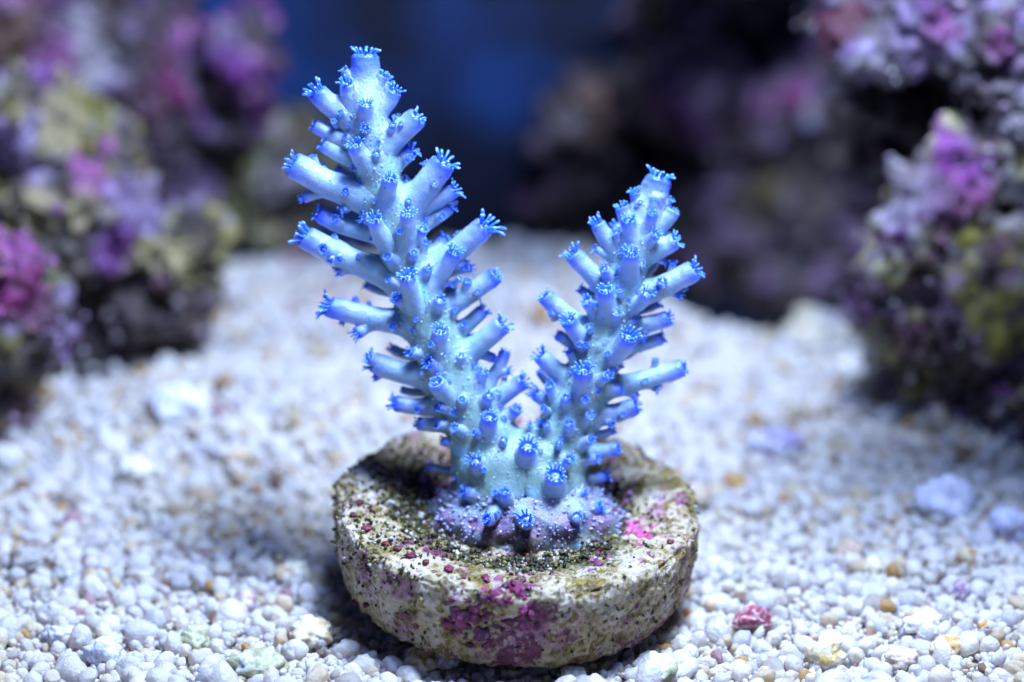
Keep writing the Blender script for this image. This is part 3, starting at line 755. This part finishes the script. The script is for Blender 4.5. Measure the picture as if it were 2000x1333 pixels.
PARTS = []
def branch(AX, seed, label):
    pts = np.array([cp(x, y, z) for x, y, z, r in AX]); rr_ = np.array([r * (0.80 if y < 900 and i < len(AX) - 3 else 0.95 if y < 1000 and i < len(AX) - 3 else 1.0) for i, (_, y, _, r) in enumerate(AX)]) * S
    n = 150; P = spline(pts, n); R = spline(np.stack([rr_, rr_, rr_], 1), n)[:, 0]
    seg = 64
    V, F, tip, P2, R2, d = tube_with_cup(pts, 1, 1, n, seg, seed, wob=0.0)
    # replace radii by the traced ones
    body = n * seg
    C = np.repeat(P, seg, 0); o_ = V[:body] - C; o_ /= np.linalg.norm(o_, axis=1)[:, None]
    V2 = C + o_ * np.repeat(R, seg)[:, None]
    rim = V[body:] - P[-1]; V3 = P[-1] + rim * (R[-1] / 1.05)
    t = np.repeat(np.linspace(0, 1, n), seg)
    V2 = V2 + o_ * ((0.05 * fbm(V2 * 2.2, 3, seed) + 0.05 * (0.4 - worley(V2 * 6, seed + 2)[0]) + 0.02 * fbm(V2 * 14, 2, seed + 4)) * sstep(1.0, 0.9, t))[:, None]
    tipb = np.clip((t - 0.62) / 0.38, 0, 1) ** 1.4 * 0.85 + 0.12 * t
    tint = np.clip((AXTINT(V2)), 0, 1)
    V = np.concatenate([V2, V3]); tip = np.concatenate([np.clip(tipb, 0, 1), tip[body:]])
    part = dict(name="branch", V=V, F=F, tip=tip, tint=np.concatenate([tint, np.zeros(len(V3))]), P=P[:int(n * .97)], R=R[:int(n * .97)], k=0.30, label=label,
                w=np.concatenate([sstep(0.99, 0.93, t), np.zeros(len(V3))]), polyps=[(P[-1] + d * R[-1] * 0.05, d, R[-1] * 0.98)])
    PARTS.append(part)
    return part, P, R
def AXTINT(V):
    # height above the plug: the foot of the colony is purple
    return sstep(1.10, 0.82, V[:, 2])
BL = branch(LEFT, 600, "taller branch of the coral, leaning left"); BR = branch(RIGHT, 640, "shorter branch of the coral, leaning right")
BR_DIR = {}

def nearest_axis(br, p):
    o, P, R = br; i = int(np.argmin(np.linalg.norm(P - p, axis=1))); return i

def corallite(br, tx, ty, r, bx, by, zt=10, zb=0, polyp=True, seed=0, tiny=False):
    """one tubular corallite: tip at (tx, ty), leaving its branch near (bx, by)"""
    o, P, R = br
    tipp, bp = cp(tx, ty, zt), cp(bx, by, zb)
    rw = r * S * (1.0 if tiny else 0.91)
    i = nearest_axis(br, bp)
    ln = np.linalg.norm(tipp - bp)
    if tiny:
        pts = [bp - (tipp - bp) * 0.6, bp, tipp]
        r0 = rw * 1.35
    else:
        j = max(0, i - int(2 + 3 * rw / 0.08))
        s0 = P[j] * 0.75 + bp * 0.25
        mid = bp * 0.5 + tipp * 0.5
        pts = [s0, bp * 0.8 + P[i] * 0.2, mid + (bp - s0) * 0.06, tipp]
        r0 = rw * 1.55
    n = 14 if tiny else 30; seg = 14 if tiny else 24
    V, F, tp, PP, RR, d = tube_with_cup(pts, r0, rw, n, seg, seed + 700, lip=RND.uniform(-.05, .25), wob=0.10, tip0=0.10 + 0.10 * RND.random() + 0.20 * float(sstep(2.6, 4.6, np.array(tipp[2]))))
    bluer = RND.uniform(-0.18, 0.05)
    tp = np.clip(tp + bluer * tp, 0, 1)
    tint = sstep(1.08, 0.84, V[:, 2]) * (1 - tp) 
    tt = np.concatenate([np.repeat(np.linspace(0, 1, n), seg), np.ones(8 * seg)])
    PARTS.append(dict(name="corallite", V=V, F=F, tip=tp, tint=tint, P=PP[:int(n * .85)], R=RR[:int(n * .85)], k=rw * (0.7 if tiny else 1.15), label=None, w=sstep(0.9, 0.7, tt), polyps=[(PP[-1] + d * RR[-1] * 0.04, d, rw * RND.uniform(0.95, 1.12))]))

# (tip x, tip y, radius, base x, base y, z of tip, z of base) in photo pixels
CL = [(674, 140, 10, 696, 165, 5, 0), (747, 150, 12, 728, 182, 12, 5), (678, 168, 17, 694, 215, 22, 5), (715, 206, 16, 716, 262, 50, 20), (768, 182, 18, 741, 222, 8, 0),
      (621, 183, 22, 685, 242, 14, 0), (617, 247, 14, 690, 285, 5, 0), (813, 231, 24, 752, 290, 18, 5), (633, 283, 15, 690, 318, 5, -5), (694, 285, 18, 716, 332, 55, 25), (803, 296, 16, 768, 328, -6, -10),
      (575, 323, 27, 690, 388, 25, 0), (661, 332, 10, 700, 356, -45, -30), (762, 351, 17, 754, 405, 62, 28), (796, 358, 13, 770, 388, -25, -15), (865, 322, 27, 795, 410, 25, 5),
      (885, 374, 15, 838, 402, 8, 0), (876, 407, 14, 832, 442, -8, -10), (624, 419, 16, 702, 458, -5, -15), (733, 431, 17, 757, 492, 66, 30), (797, 420, 17, 795, 490, 66, 30),
      (944, 445, 24, 850, 530, 20, 0), (866, 470, 15, 835, 512, -20, -15), (599, 464, 25, 745, 541, 22, 0), (886, 495, 16, 850, 560, 48, 20), (918, 525, 10, 885, 530, 5, 0),
      (796, 543, 18, 812, 618, 78, 32), (967, 540, 20, 880, 602, 15, 0), (884, 556, 12, 868, 592, -35, -25), (645, 600, 23, 800, 640, 18, 0), (942, 609, 15, 895, 652, -10, -10),
      (859, 648, 18, 857, 702, 70, 35), (979, 637, 22, 900, 706, 25, 5), (732, 710, 23, 840, 745, 20, 0), (766, 681, 11, 805, 700, -45, -30), (986, 690, 13, 955, 755, 0, -8),
      (853, 748, 19, 880, 785, 72, 35), (774, 788, 17, 850, 800, 12, 0), (786, 762, 9, 830, 770, -35, -25), (1020, 747, 18, 955, 792, 14, 0), (942, 729, 13, 930, 775, 40, 20),
      (818, 827, 14, 880, 836, 10, 0), (956, 816, 18, 950, 868, 76, 35), (1008, 800, 14, 980, 825, 20, 0), (866, 862, 11, 915, 875, 25, 5), (929, 902, 14, 940, 930, 90, 50),
      (717, 557, 10, 760, 575, -45, -30), (840, 912, 9, 900, 925, -20, -15), (907, 962, 14, 945, 968, 75, 55), (986, 962, 13, 990, 985, 112, 80), (952, 1014, 13, 965, 1012, 150, 115), (1027, 1016, 17, 1027, 1020, 160, 115)]
CR = [(1241, 380, 13, 1255, 432, 8, 0), (1216, 407, 17, 1236, 450, 5, 0), (1228, 432, 16, 1234, 490, 42, 18), (1274, 419, 12, 1262, 460, 45, 20), (1314, 413, 16, 1282, 452, 8, 0), (1308, 391, 8, 1292, 402, 5, 0), (1277, 390, 8, 1272, 420, 35, 25),
      (1315, 473, 19, 1255, 505, 16, 5), (1290, 456, 11, 1265, 486, -30, -20), (1168, 440, 17, 1208, 505, 10, 0), (1121, 500, 20, 1186, 568, 14, 0), (1232, 498, 18, 1228, 550, 58, 25), (1181, 527, 12, 1198, 556, 38, 15),
      (1353, 530, 23, 1245, 585, 20, 0), (1263, 575, 14, 1240, 605, 58, 25), (1182, 569, 18, 1188, 622, 62, 28), (1135, 566, 10, 1165, 590, -20, -15), (1146, 590, 13, 1166, 618, 35, 12), (1066, 581, 19, 1140, 645, 12, 0),
      (1112, 629, 17, 1146, 680, 50, 18), (1303, 623, 18, 1225, 645, 5, -5), (1291, 661, 14, 1220, 685, -15, -15), (1227, 660, 21, 1192, 705, 65, 28), (1090, 655, 12, 1128, 680, -10, -12), (1281, 511, 10, 1256, 540, -25, -18), (1283, 595, 10, 1240, 610, -35, -25),
      (1331, 720, 20, 1180, 765, 15, 0), (1139, 726, 20, 1138, 782, 74, 35), (1058, 697, 19, 1110, 750, 14, 0), (1049, 771, 15, 1090, 805, 10, 0), (1056, 728, 11, 1096, 780, -35, -25), (1240, 684, 10, 1200, 705, -45, -30),
      (1239, 795, 19, 1150, 825, 15, 0), (1198, 841, 9, 1150, 855, 0, -5), (1205, 877, 16, 1130, 888, 15, 0), (1031, 873, 19, 1028, 912, 88, 45), (1085, 930, 21, 1078, 962, 100, 55), (1181, 929, 12, 1115, 945, -5, -10), (1112, 829, 11, 1112, 850, 66, 45),
      (1127, 1009, 13, 1112, 1010, 120, 90), (1170, 992, 15, 1125, 1000, 70, 50), (1143, 962, 9, 1110, 970, 60, 40), (1168, 763, 8, 1158, 775, 45, 30)]
for k, a in enumerate(CL): corallite(BL, *a, seed=k * 3)
for k, a in enumerate(CR): corallite(BR, *a, seed=300 + k * 3)

# small buds on the sides of the larger corallites
BUDL = [(658, 190, 7, 661, 205, 12, 8), (652, 238, 6, 655, 242, 28, 14), (774, 230, 7, 779, 246, 10, 5), (783, 243, 6, 786, 252, 36, 22), (612, 309, 8, 618, 328, 14, 8), (594, 386, 11, 628, 374, 12, 5), (675, 374, 7, 678, 378, 36, 20), (832, 322, 8, 842, 340, 12, 8), (820, 345, 7, 830, 358, 14, 8),
        (897, 463, 8, 905, 478, -8, 0), (632, 487, 14, 650, 490, 48, 25), (653, 464, 7, 655, 482, 15, 8), (661, 530, 12, 690, 520, 12, 5), (914, 553, 8, 918, 570, 16, 8), (694, 584, 7, 696, 602, 12, 6), (721, 592, 5, 722, 608, 12, 6), (668, 631, 6, 674, 620, 14, 8), (698, 651, 13, 722, 634, 22, 8), (767, 638, 8, 770, 640, 42, 25),
        (963, 700, 10, 938, 690, 8, 0), (733, 738, 8, 748, 728, 14, 8), (722, 700, 12, 740, 712, 32, 18), (898, 545, 6, 890, 552, 40, 22), (848, 360, 7, 846, 368, 45, 26), (700, 500, 5, 704, 506, 32, 20), (933, 570, 6, 930, 575, 38, 20)]
BUDR = [(1314, 516, 7, 1310, 532, 12, 6), (1294, 550, 10, 1292, 556, 44, 20), (1324, 575, 10, 1300, 566, 10, 4), (1164, 487, 8, 1184, 500, 12, 4), (1280, 705, 7, 1278, 722, 12, 6), (1282, 758, 9, 1262, 745, 12, 4), (1309, 743, 5, 1304, 732, 14, 8), (1340, 565, 4, 1336, 552, 12, 8), (1253, 515, 7, 1250, 520, 40, 25), (1210, 570, 6, 1214, 580, 55, 38),
        (1091, 866, 7, 1090, 872, 80, 62), (1062, 798, 7, 1066, 802, 70, 50), (1150, 640, 6, 1152, 646, 58, 42), (1075, 612, 6, 1080, 618, 26, 15), (1260, 745, 6, 1256, 750, 36, 20), (1215, 810, 6, 1212, 814, 34, 18)]
for k, a in enumerate(BUDL): corallite(BL, *a, seed=900 + k, tiny=True)
for k, a in enumerate(BUDR): corallite(BR, *a, seed=950 + k, tiny=True)

# nubs: short corallites without a stalk on the sides of the long ones
for br, p in [(BL if q["V"][:, 0].mean() < 0.18 else BR, q) for q in list(PARTS) if q["name"] == "corallite" and q["R"][-1] > 11.5 * S]:
    for _ in range(RND.choice((0, 1, 1, 2))):
        i = RND.randrange(int(len(p["P"]) * .45), int(len(p["P"]) * .9)); T_ = p["P"][i] - p["P"][i - 1]; T_ /= np.linalg.norm(T_)
        nrm_ = np.cross(T_, NPR.normal(0, 1, 3)); nrm_ /= np.linalg.norm(nrm_)
        if nrm_ @ np.array(VIEW[:]) > 0.6: nrm_ = -nrm_
        dr = nrm_ + T_ * 0.9; dr /= np.linalg.norm(dr)
        rw = RND.uniform(4.5, 8.5) * S; b0 = p["P"][i] + nrm_ * p["R"][i] * 0.8
        V, F, tp, PP, RR, d = tube_with_cup([b0 - dr * rw, b0, b0 + dr * (rw * RND.uniform(0.9, 2.2) + 0.02)], rw * 1.3, rw, 10, 12, RND.randrange(9999), tip0=0.2)
        PARTS.append(dict(name="corallite", V=V, F=F, tip=tp, tint=np.zeros(len(V)), P=PP[:8], R=RR[:8], k=rw * 0.7, label=None, w=np.concatenate([np.repeat(sstep(0.9, 0.7, np.linspace(0, 1, 10)), 12), np.zeros(96)]), polyps=[(PP[-1] + d * RR[-1] * 0.04, d, rw * 1.15)]))

# short cups crowding the trunks between the long corallites
TIPS = [q["V"][-1] for q in PARTS if q["name"] == "corallite"]
for br, want, lo_, hi_ in ((BL, 24, .15, .86), (BR, 17, .15, .80)):
    o_, P_, R_ = br; made = 0; tries = 0
    while made < want and tries < 400:
        tries += 1
        i = int(len(P_) * RND.uniform(lo_, hi_)); a = RND.uniform(-1.25, 1.25)
        nd = -np.array(VIEW[:]) * math.cos(a) + np.array([1, 0, 0]) * math.sin(a); T_ = P_[i] - P_[i - 1]; T_ /= np.linalg.norm(T_); nd -= T_ * (nd @ T_); nd /= np.linalg.norm(nd)
        b0 = P_[i] + nd * R_[i] * 0.9; dr = nd + T_ * RND.uniform(0.4, 1.0); dr /= np.linalg.norm(dr); rw = RND.uniform(7, 12) * S
        tp_ = b0 + dr * (rw * RND.uniform(1.2, 2.6) + 0.03)
        if min(np.linalg.norm(tp_ - q) for q in TIPS) < 0.16: continue
        V, F, tp, PP, RR, d = tube_with_cup([b0 - dr * 0.1, b0, tp_], rw * 1.5, rw, 12, 18, RND.randrange(9999), tip0=0.15, lip=RND.uniform(0, .3), wob=0.1)
        tp = np.clip(tp * RND.uniform(0.7, 1.0), 0, 1); TIPS.append(tp_)
        PARTS.append(dict(name="corallite", V=V, F=F, tip=tp, tint=np.zeros(len(V)), P=PP[:9], R=RR[:9], k=rw * 1.2, label=None, w=np.concatenate([np.repeat(sstep(0.9, 0.7, np.linspace(0, 1, 12)), 18), np.zeros(144)]), polyps=[(PP[-1] + d * RR[-1] * 0.04, d, rw)])); made += 1

# corallites round the back of each branch, hidden from the front
for br, m in ((BL, 16), (BR, 12)):
    o_, P_, R_ = br
    for k in range(m):
        i = int(len(P_) * (0.22 + 0.66 * k / m)); p = P_[i]; r_ = R_[i]
        side = RND.uniform(-0.55, 0.55)
        dr = np.array(VIEW[:]) + side * np.array([1, 0, 0]) + 0.55 * np.array(UP[:]); dr /= np.linalg.norm(dr)
        rw = RND.uniform(13, 19) * S
        pts = [p, p + dr * r_ * 0.8, p + dr * (r_ + 0.18)]
        V, F, tp, PP, RR, d = tube_with_cup(pts, rw * 1.7, rw, 16, 20, 1200 + k, tip0=0.1)
        PARTS.append(dict(name="corallite", V=V, F=F, tip=tp, tint=np.zeros(len(V)), P=PP[:13], R=RR[:13], k=rw * 1.1, label=None, w=np.concatenate([np.repeat(sstep(0.9, 0.7, np.linspace(0, 1, 16)), 20), np.zeros(160)]), polyps=[(PP[-1] + d * RR[-1] * 0.04, d, rw)]))

# encrusting foot
vi, fi = ico(5)
fc_ = np.array([BASE.x + 0.05, 0.0, 0.62])
V = vi * np.array([0.78, 0.62, 0.44])
lob = fbm(np.stack([vi[:, 0], vi[:, 1], 0 * vi[:, 0]], 1) * 2.2, 3, 811) * sstep(0.95, 0.4, vi[:, 2])
V = V * (1 + 0.22 * lob + 0.12 * fbm(vi * 4, 3, 812))[:, None] + fc_
V = V + vi * (0.05 * (0.45 - worley(V * 6, 813)[0]) + 0.02 * fbm(V * 14, 3, 814))[:, None]
V[:, 2] = np.maximum(V[:, 2], 0.45)
PARTS.append(dict(name="foot", V=V, F=fi, tip=np.full(len(V), 0.12), tint=sstep(1.12, 0.84, V[:, 2] + 0.16 * fbm(V * 3, 2, 815)), P=None, R=None, k=0.18, label="purple-edged encrusting foot of the coral", w=sstep(0.72, 0.80, V[:, 2]), polyps=[]))
FN = vi
FOOT_C, FOOT_R = fc_, np.array([0.78, 0.62, 0.44]) * 0.95

def chain_sdf(Q, P, R):
    st = max(1, len(P) // (24 if len(P) > 40 else 8))
    idx = np.array(list(range(0, len(P) - 1, st)) + [len(P) - 1])
    A_, B_ = P[idx[:-1]], P[idx[1:]]; ra, rb = R[idx[:-1]], R[idx[1:]]; AB = B_ - A_; l2 = (AB * AB).sum(1) + 1e-12
    AQ = Q[:, None, :] - A_[None]
    h = np.clip(np.einsum('nsk,sk->ns', AQ, AB) / l2, 0, 1)
    D = AQ - h[:, :, None] * AB[None]
    return (np.sqrt(np.einsum('nsk,nsk->ns', D, D)) - (ra + (rb - ra) * h)).min(1)
def part_sdf(Q, p):
    if p["P"] is None:
        q = (Q - FOOT_C) / FOOT_R; l = np.linalg.norm(q, axis=1)
        return (l - 1) * 0.5
    out = np.full(len(Q), 9.0)
    m = np.where(((Q - p["c"]) ** 2).sum(1) < (p["b"] + 0.2) ** 2)[0]
    if len(m): out[m] = chain_sdf(Q[m], p["P"], p["R"])
    return out
for p in PARTS:
    if p["P"] is not None:
        p["c"] = (p["P"].min(0) + p["P"].max(0)) / 2; p["b"] = np.linalg.norm(p["P"].max(0) - p["P"].min(0)) / 2 + p["R"].max()
def field(Q, cands):
    f = None
    for p in cands:
        d = part_sdf(Q, p)
        if f is None: f = d; continue
        k = p["k"]; h = np.maximum(k - np.abs(f - d), 0) / k
        f = np.minimum(f, d) - h * h * k * 0.25
    return f
BIG = [p for p in PARTS if p["name"] != "corallite"]; SMALL = [p for p in PARTS if p["name"] == "corallite"]
for p in PARTS:
    V = p["V"]; c = (V.min(0) + V.max(0)) / 2; b = np.linalg.norm(V.max(0) - V.min(0)) / 2
    near = [q for q in SMALL if q is p or np.linalg.norm(q["c"] - c) < q["b"] + b + 0.15]
    cands = BIG + near
    act = np.where(p["w"] > 0.01)[0]; Q = V[act].copy(); wt = p["w"][act]
    for it in range(2):
        f = field(Q, cands); e = 0.004
        lim = sstep(-0.11, -0.06, f) * (f < 0) * wt; on = np.where(lim > 0.01)[0]
        if not len(on): break
        Qo = Q[on]
        g = np.stack([field(Qo + np.eye(3)[a_] * e, cands) - f[on] for a_ in range(3)], 1) / e
        g /= np.linalg.norm(g, axis=1)[:, None] + 1e-9
        Q[on] = Qo - g * (f * lim)[on][:, None]
    V = V.copy(); V[act] = Q; p["V"] = V
for p in PARTS:
    o = obj(p["name"], mesh(p["name"], p["V"], p["F"], M_CORAL, {"tip": p["tip"], "tint": p["tint"]}), coral)
    if p["label"]: o["label"] = p["label"]
    for q in p["polyps"]: put_polyp(o, *q)
    p["o"] = o
foot = PARTS[-1]["o"]; FV = PARTS[-1]["V"]
BL = (BL[0]["o"],) + BL[1:]; BR = (BR[0]["o"],) + BR[1:]

# fine spines of the skeleton, and pinhead polyps between the corallites
def spinules(parent, V, N, n, seed, lo=0.012, hi=0.035, col=(0.40, 0.52, 0.80), zmin=None):
    rs = np.random.RandomState(seed); A = Acc()
    for i in rs.choice(len(V), n, replace=True):
        if zmin and V[i, 2] < zmin: continue
        nn = N[i] / (np.linalg.norm(N[i]) + 1e-9); h = rs.uniform(lo, hi); b = h * rs.uniform(0.22, 0.4)
        tdir = nn + rs.normal(0, 0.35, 3); tdir /= np.linalg.norm(tdir)
        a = np.cross(tdir, [0.3, 0.5, 0.8]); a /= np.linalg.norm(a); c_ = np.cross(tdir, a)
        p = V[i] + rs.normal(0, 0.008, 3)
        A.add([p + a * b, p + c_ * b, p - a * b, p - c_ * b, p + tdir * h], [[0, 1, 4], [1, 2, 4], [2, 3, 4], [3, 0, 4]], col=np.clip(np.array(col) * rs.uniform(0.7, 1.25), 0, 0.95))
    return tag(obj("spinules", A.mesh("spinules", M_POLYP), parent), kind="stuff")
up = FN[:, 2] > -0.1
spinules(foot, FV[up], FN[up], 1500, 31, 0.012, 0.045, (0.40, 0.38, 0.68))
for br, nn_ in ((BL, 1500), (BR, 1200)):
    o_, P_, R_ = br
    me = o_.data; Vb = np.array([v.co[:] for v in me.vertices]); Nb = np.array([v.normal[:] for v in me.vertices])
    m = Vb[:, 2] < Vb[:, 2].max() - 0.45
    spinules(o_, Vb[m], Nb[m], nn_, 41, 0.010, 0.026, (0.36, 0.56, 0.74))
    mm = np.where(m & ((Nb @ np.array(VIEW[:])) < 0.3) & (Vb[:, 2] > 0.8))[0]
    for i in NPR.choice(mm, 26, replace=False):
        put_polyp(o_, Vb[i] + Nb[i] * 0.005, Nb[i], RND.uniform(4, 7.5) * S)

# ------------------------------------------------------------------ pebbles one can tell apart
W_, LV_, CR_, TN_, OR_, OL_, BR_, RD_, PU_, GY_ = (0.80, 0.79, 0.80), (0.55, 0.55, 0.70), (0.76, 0.70, 0.55), (0.58, 0.42, 0.27), (0.55, 0.28, 0.05), (0.40, 0.40, 0.22), (0.17, 0.11, 0.07), (0.32, 0.05, 0.09), (0.35, 0.18, 0.36), (0.36, 0.34, 0.33)
PEB = [(1470, 1226, 38, (1, .6, .62), RD_, (0.6, .38, .42), "dark red pebble on the sand right of the plug", 0),
       (1925, 1228, 16, (1, 1, 1), OR_, BR_, "small round amber-brown grain near the right edge", 0),
       (1850, 1268, 42, (1, .8, .7), (0.66, 0.50, 0.36), OR_, "lumpy tan pebble below the small amber grain at right", 1),
       (1762, 1290, 36, (1, .8, .8), (0.68, 0.55, 0.46), TN_, "pinkish tan crumb at the bottom right, left of the lumpy tan pebble", 1),
       (1612, 1280, 40, (1, .8, 1), CR_, (0.7, 0.5, 0.16), "cream pebble with yellow spots at the bottom right", 1),
       (1878, 1160, 26, (.7, .7, 1.2), PU_, LV_, "purple shard upright on the sand near the right edge", 0),
       (1805, 1222, 44, (1, .8, .8), W_, CR_, "chalk-white lump above the pinkish tan crumb at right", 1),
       (380, 1252, 33, (1, .9, .95), OL_, (0.62, 0.62, 0.5), "small upright olive pebble at the lower left", 1),
       (508, 1300, 60, (1, .8, .62), OL_, LV_, "large flat olive pebble at the bottom, left of the plug", 1),
       (200, 1275, 38, (1, .9, .95), LV_, W_, "pale lavender pebble with a dark pit at the bottom left", 1),
       (115, 1240, 32, (1.1, .8, .7), LV_, (0.65, 0.66, 0.8), "plain lavender pebble beside the pitted one at the bottom left", 1),
       (120, 1208, 17, (1, .8, .7), (0.72, 0.48, 0.14), OR_, "little bright yellow grain at the lower left", 0),
       (608, 1238, 46, (1.1, .9, .75), CR_, (0.62, 0.44, 0.2), "cream and tan clump of grains close to the plug's left side", 1),
       (480, 1178, 28, (.9, .9, 1), (0.55, 0.46, 0.52), (0.36, .2, .16), "mauve pebble stained reddish brown, left of the plug", 0),
       (566, 1122, 38, (1.1, .9, .8), CR_, TN_, "tan lump against the left flank of the plug", 1),
       (450, 1040, 14, (1, .8, .9), OR_, TN_, "small orange grain on the sand left of the plug", 0),
       (60, 1095, 48, (1.3, .9, .75), GY_, BR_, "dark brown-grey clump of rubble at the left edge", 1),
       (125, 1125, 30, (1, .8, .8), GY_, LV_, "grey crumb beside the dark rubble at the left", 1),
       (82, 1172, 22, (1, .9, .9), (0.3, 0.27, 0.24), GY_, "square grey-brown grain below the dark rubble at the left", 0),
       (22, 905, 36, (1, .9, 1), (0.72, 0.68, 0.5), LV_, "blurred cream pebble at the left edge below the rocks", 1),
       (265, 918, 36, (1, .9, .8), CR_, W_, "blurred yellowish white pebble on the sand at mid left", 1),
       (462, 900, 28, (.9, .9, 1.1), (0.60, 0.52, 0.38), TN_, "blurred tan pebble standing on the sand at mid left", 0),
       (540, 930, 34, (1, .9, .8), (0.36, 0.29, 0.3), BR_, "blurred dusky brown pebble left of the plug's back rim", 0),
       (292, 985, 44, (1.1, .9, .7), (0.55, 0.48, 0.4), BR_, "blurred wide brown-grey pebble at mid left", 1),
       (818, 1296, 38, (1, .9, .9), (0.70, 0.58, 0.46), (0.5, .3, .12), "tan crumb of fused grains in front of the plug", 1),
       (872, 1292, 30, (1, .9, .95), (0.74, 0.74, 0.84), W_, "glassy white crumb in front of the plug", 1),
       (1120, 1318, 26, (1, .9, .8), (0.78, 0.74, 0.66), CR_, "cream grain at the bottom edge, under the plug's front", 0),
       (1292, 1312, 46, (1, .9, .85), (0.66, 0.66, 0.58), OL_, "pale pebble freckled with olive, at the plug's front right", 1),
       (1422, 1122, 27, (1, .9, 1), (0.58, 0.58, 0.52), GY_, "blurred grey-cream pebble right of the plug", 0),
       (1362, 972, 28, (.9, .9, 1.1), (0.55, 0.45, 0.34), TN_, "blurred tan pebble touching the plug's right back rim", 0),
       (1660, 1075, 30, (1, .9, .7), (0.42, 0.32, 0.24), TN_, "blurred brown pebble on the sand at mid right", 0),
       (1705, 1112, 24, (.9, .9, 1.1), (0.68, 0.62, 0.32), CR_, "blurred yellow pebble on the sand at mid right", 0),
       (1512, 870, 52, (1.2, .9, .7), (0.34, 0.28, 0.50), LV_, "blurred violet stone at the edge of the right rock's shadow", 1),
       (1845, 985, 66, (1, .8, .9), (0.50, 0.51, 0.64), LV_, "large bluish lavender lump in the shade under the right rock", 1),
       (1972, 1030, 46, (1, .8, 1), (0.48, 0.48, 0.68), LV_, "pale lavender lump at the right edge, beside the larger lump", 1),
       (1615, 650, 75, (1.2, .9, .75), (0.78, 0.68, 0.50), W_, "blurred large cream stone on the far sand beside the right rock", 1),
       (1700, 720, 55, (1.2, .9, .7), (0.68, 0.62, 0.54), W_, "blurred greyish cream stone nearer the overhanging right rock", 1),
       (350, 790, 55, (1.2, 1, .8), (0.76, 0.76, 0.80), LV_, "blurred white lump at the foot of the left rocks", 1)]
for k, (px, py, r, sq, c1, c2, label, lump) in enumerate(PEB):
    g = ground(px, py); g.z = 0
    for _ in range(3):
        hz = float(sand_h(g.x, g.y)[0]); 
        dist = (g - CAM).dot(VIEW); rw = r * K * dist
        g = ground(px, py, hz + rw * sq[2] * 0.45)
    vi, fi = ico(4)
    V = vi * rw * np.array(sq)
    if label.startswith("dark red"):
        V[:, 2] += 0.10 - 0.22 * (V[:, 0] / rw) ** 2 * rw
    w1, _ = worley(vi * (1.6 if lump else 0.9) + k * 5.1, 1300 + k); w2, _ = worley(vi * 4.2 + k, 1350 + k)
    V = V * (1.08 + 0.34 * fbm(vi * 1.7 + k * 3, 4, 1400 + k, 0.6) - (0.34 if lump else 0.14) * w1 - 0.10 * w2)[:, None]
    m = sstep(-0.05, 0.28, fbm(vi * 1.9 + k * 7, 4, 1500 + k))[:, None]
    col = np.array(c1) * (1 - m) + np.array(c2) * m
    m2 = sstep(0.28, 0.45, fbm(vi * 4.5 + k * 2, 3, 1600 + k))[:, None]; col = col * (1 - 0.5 * m2) + np.array(W_) * 0.5 * m2
    me = mesh("pebble", V, fi, M_MIN, {"col": col})
    o = obj("pebble", me, loc=g, rot=(0, 0, 0))
    tag(o, label, "pebble", "loose pebbles on the sand")
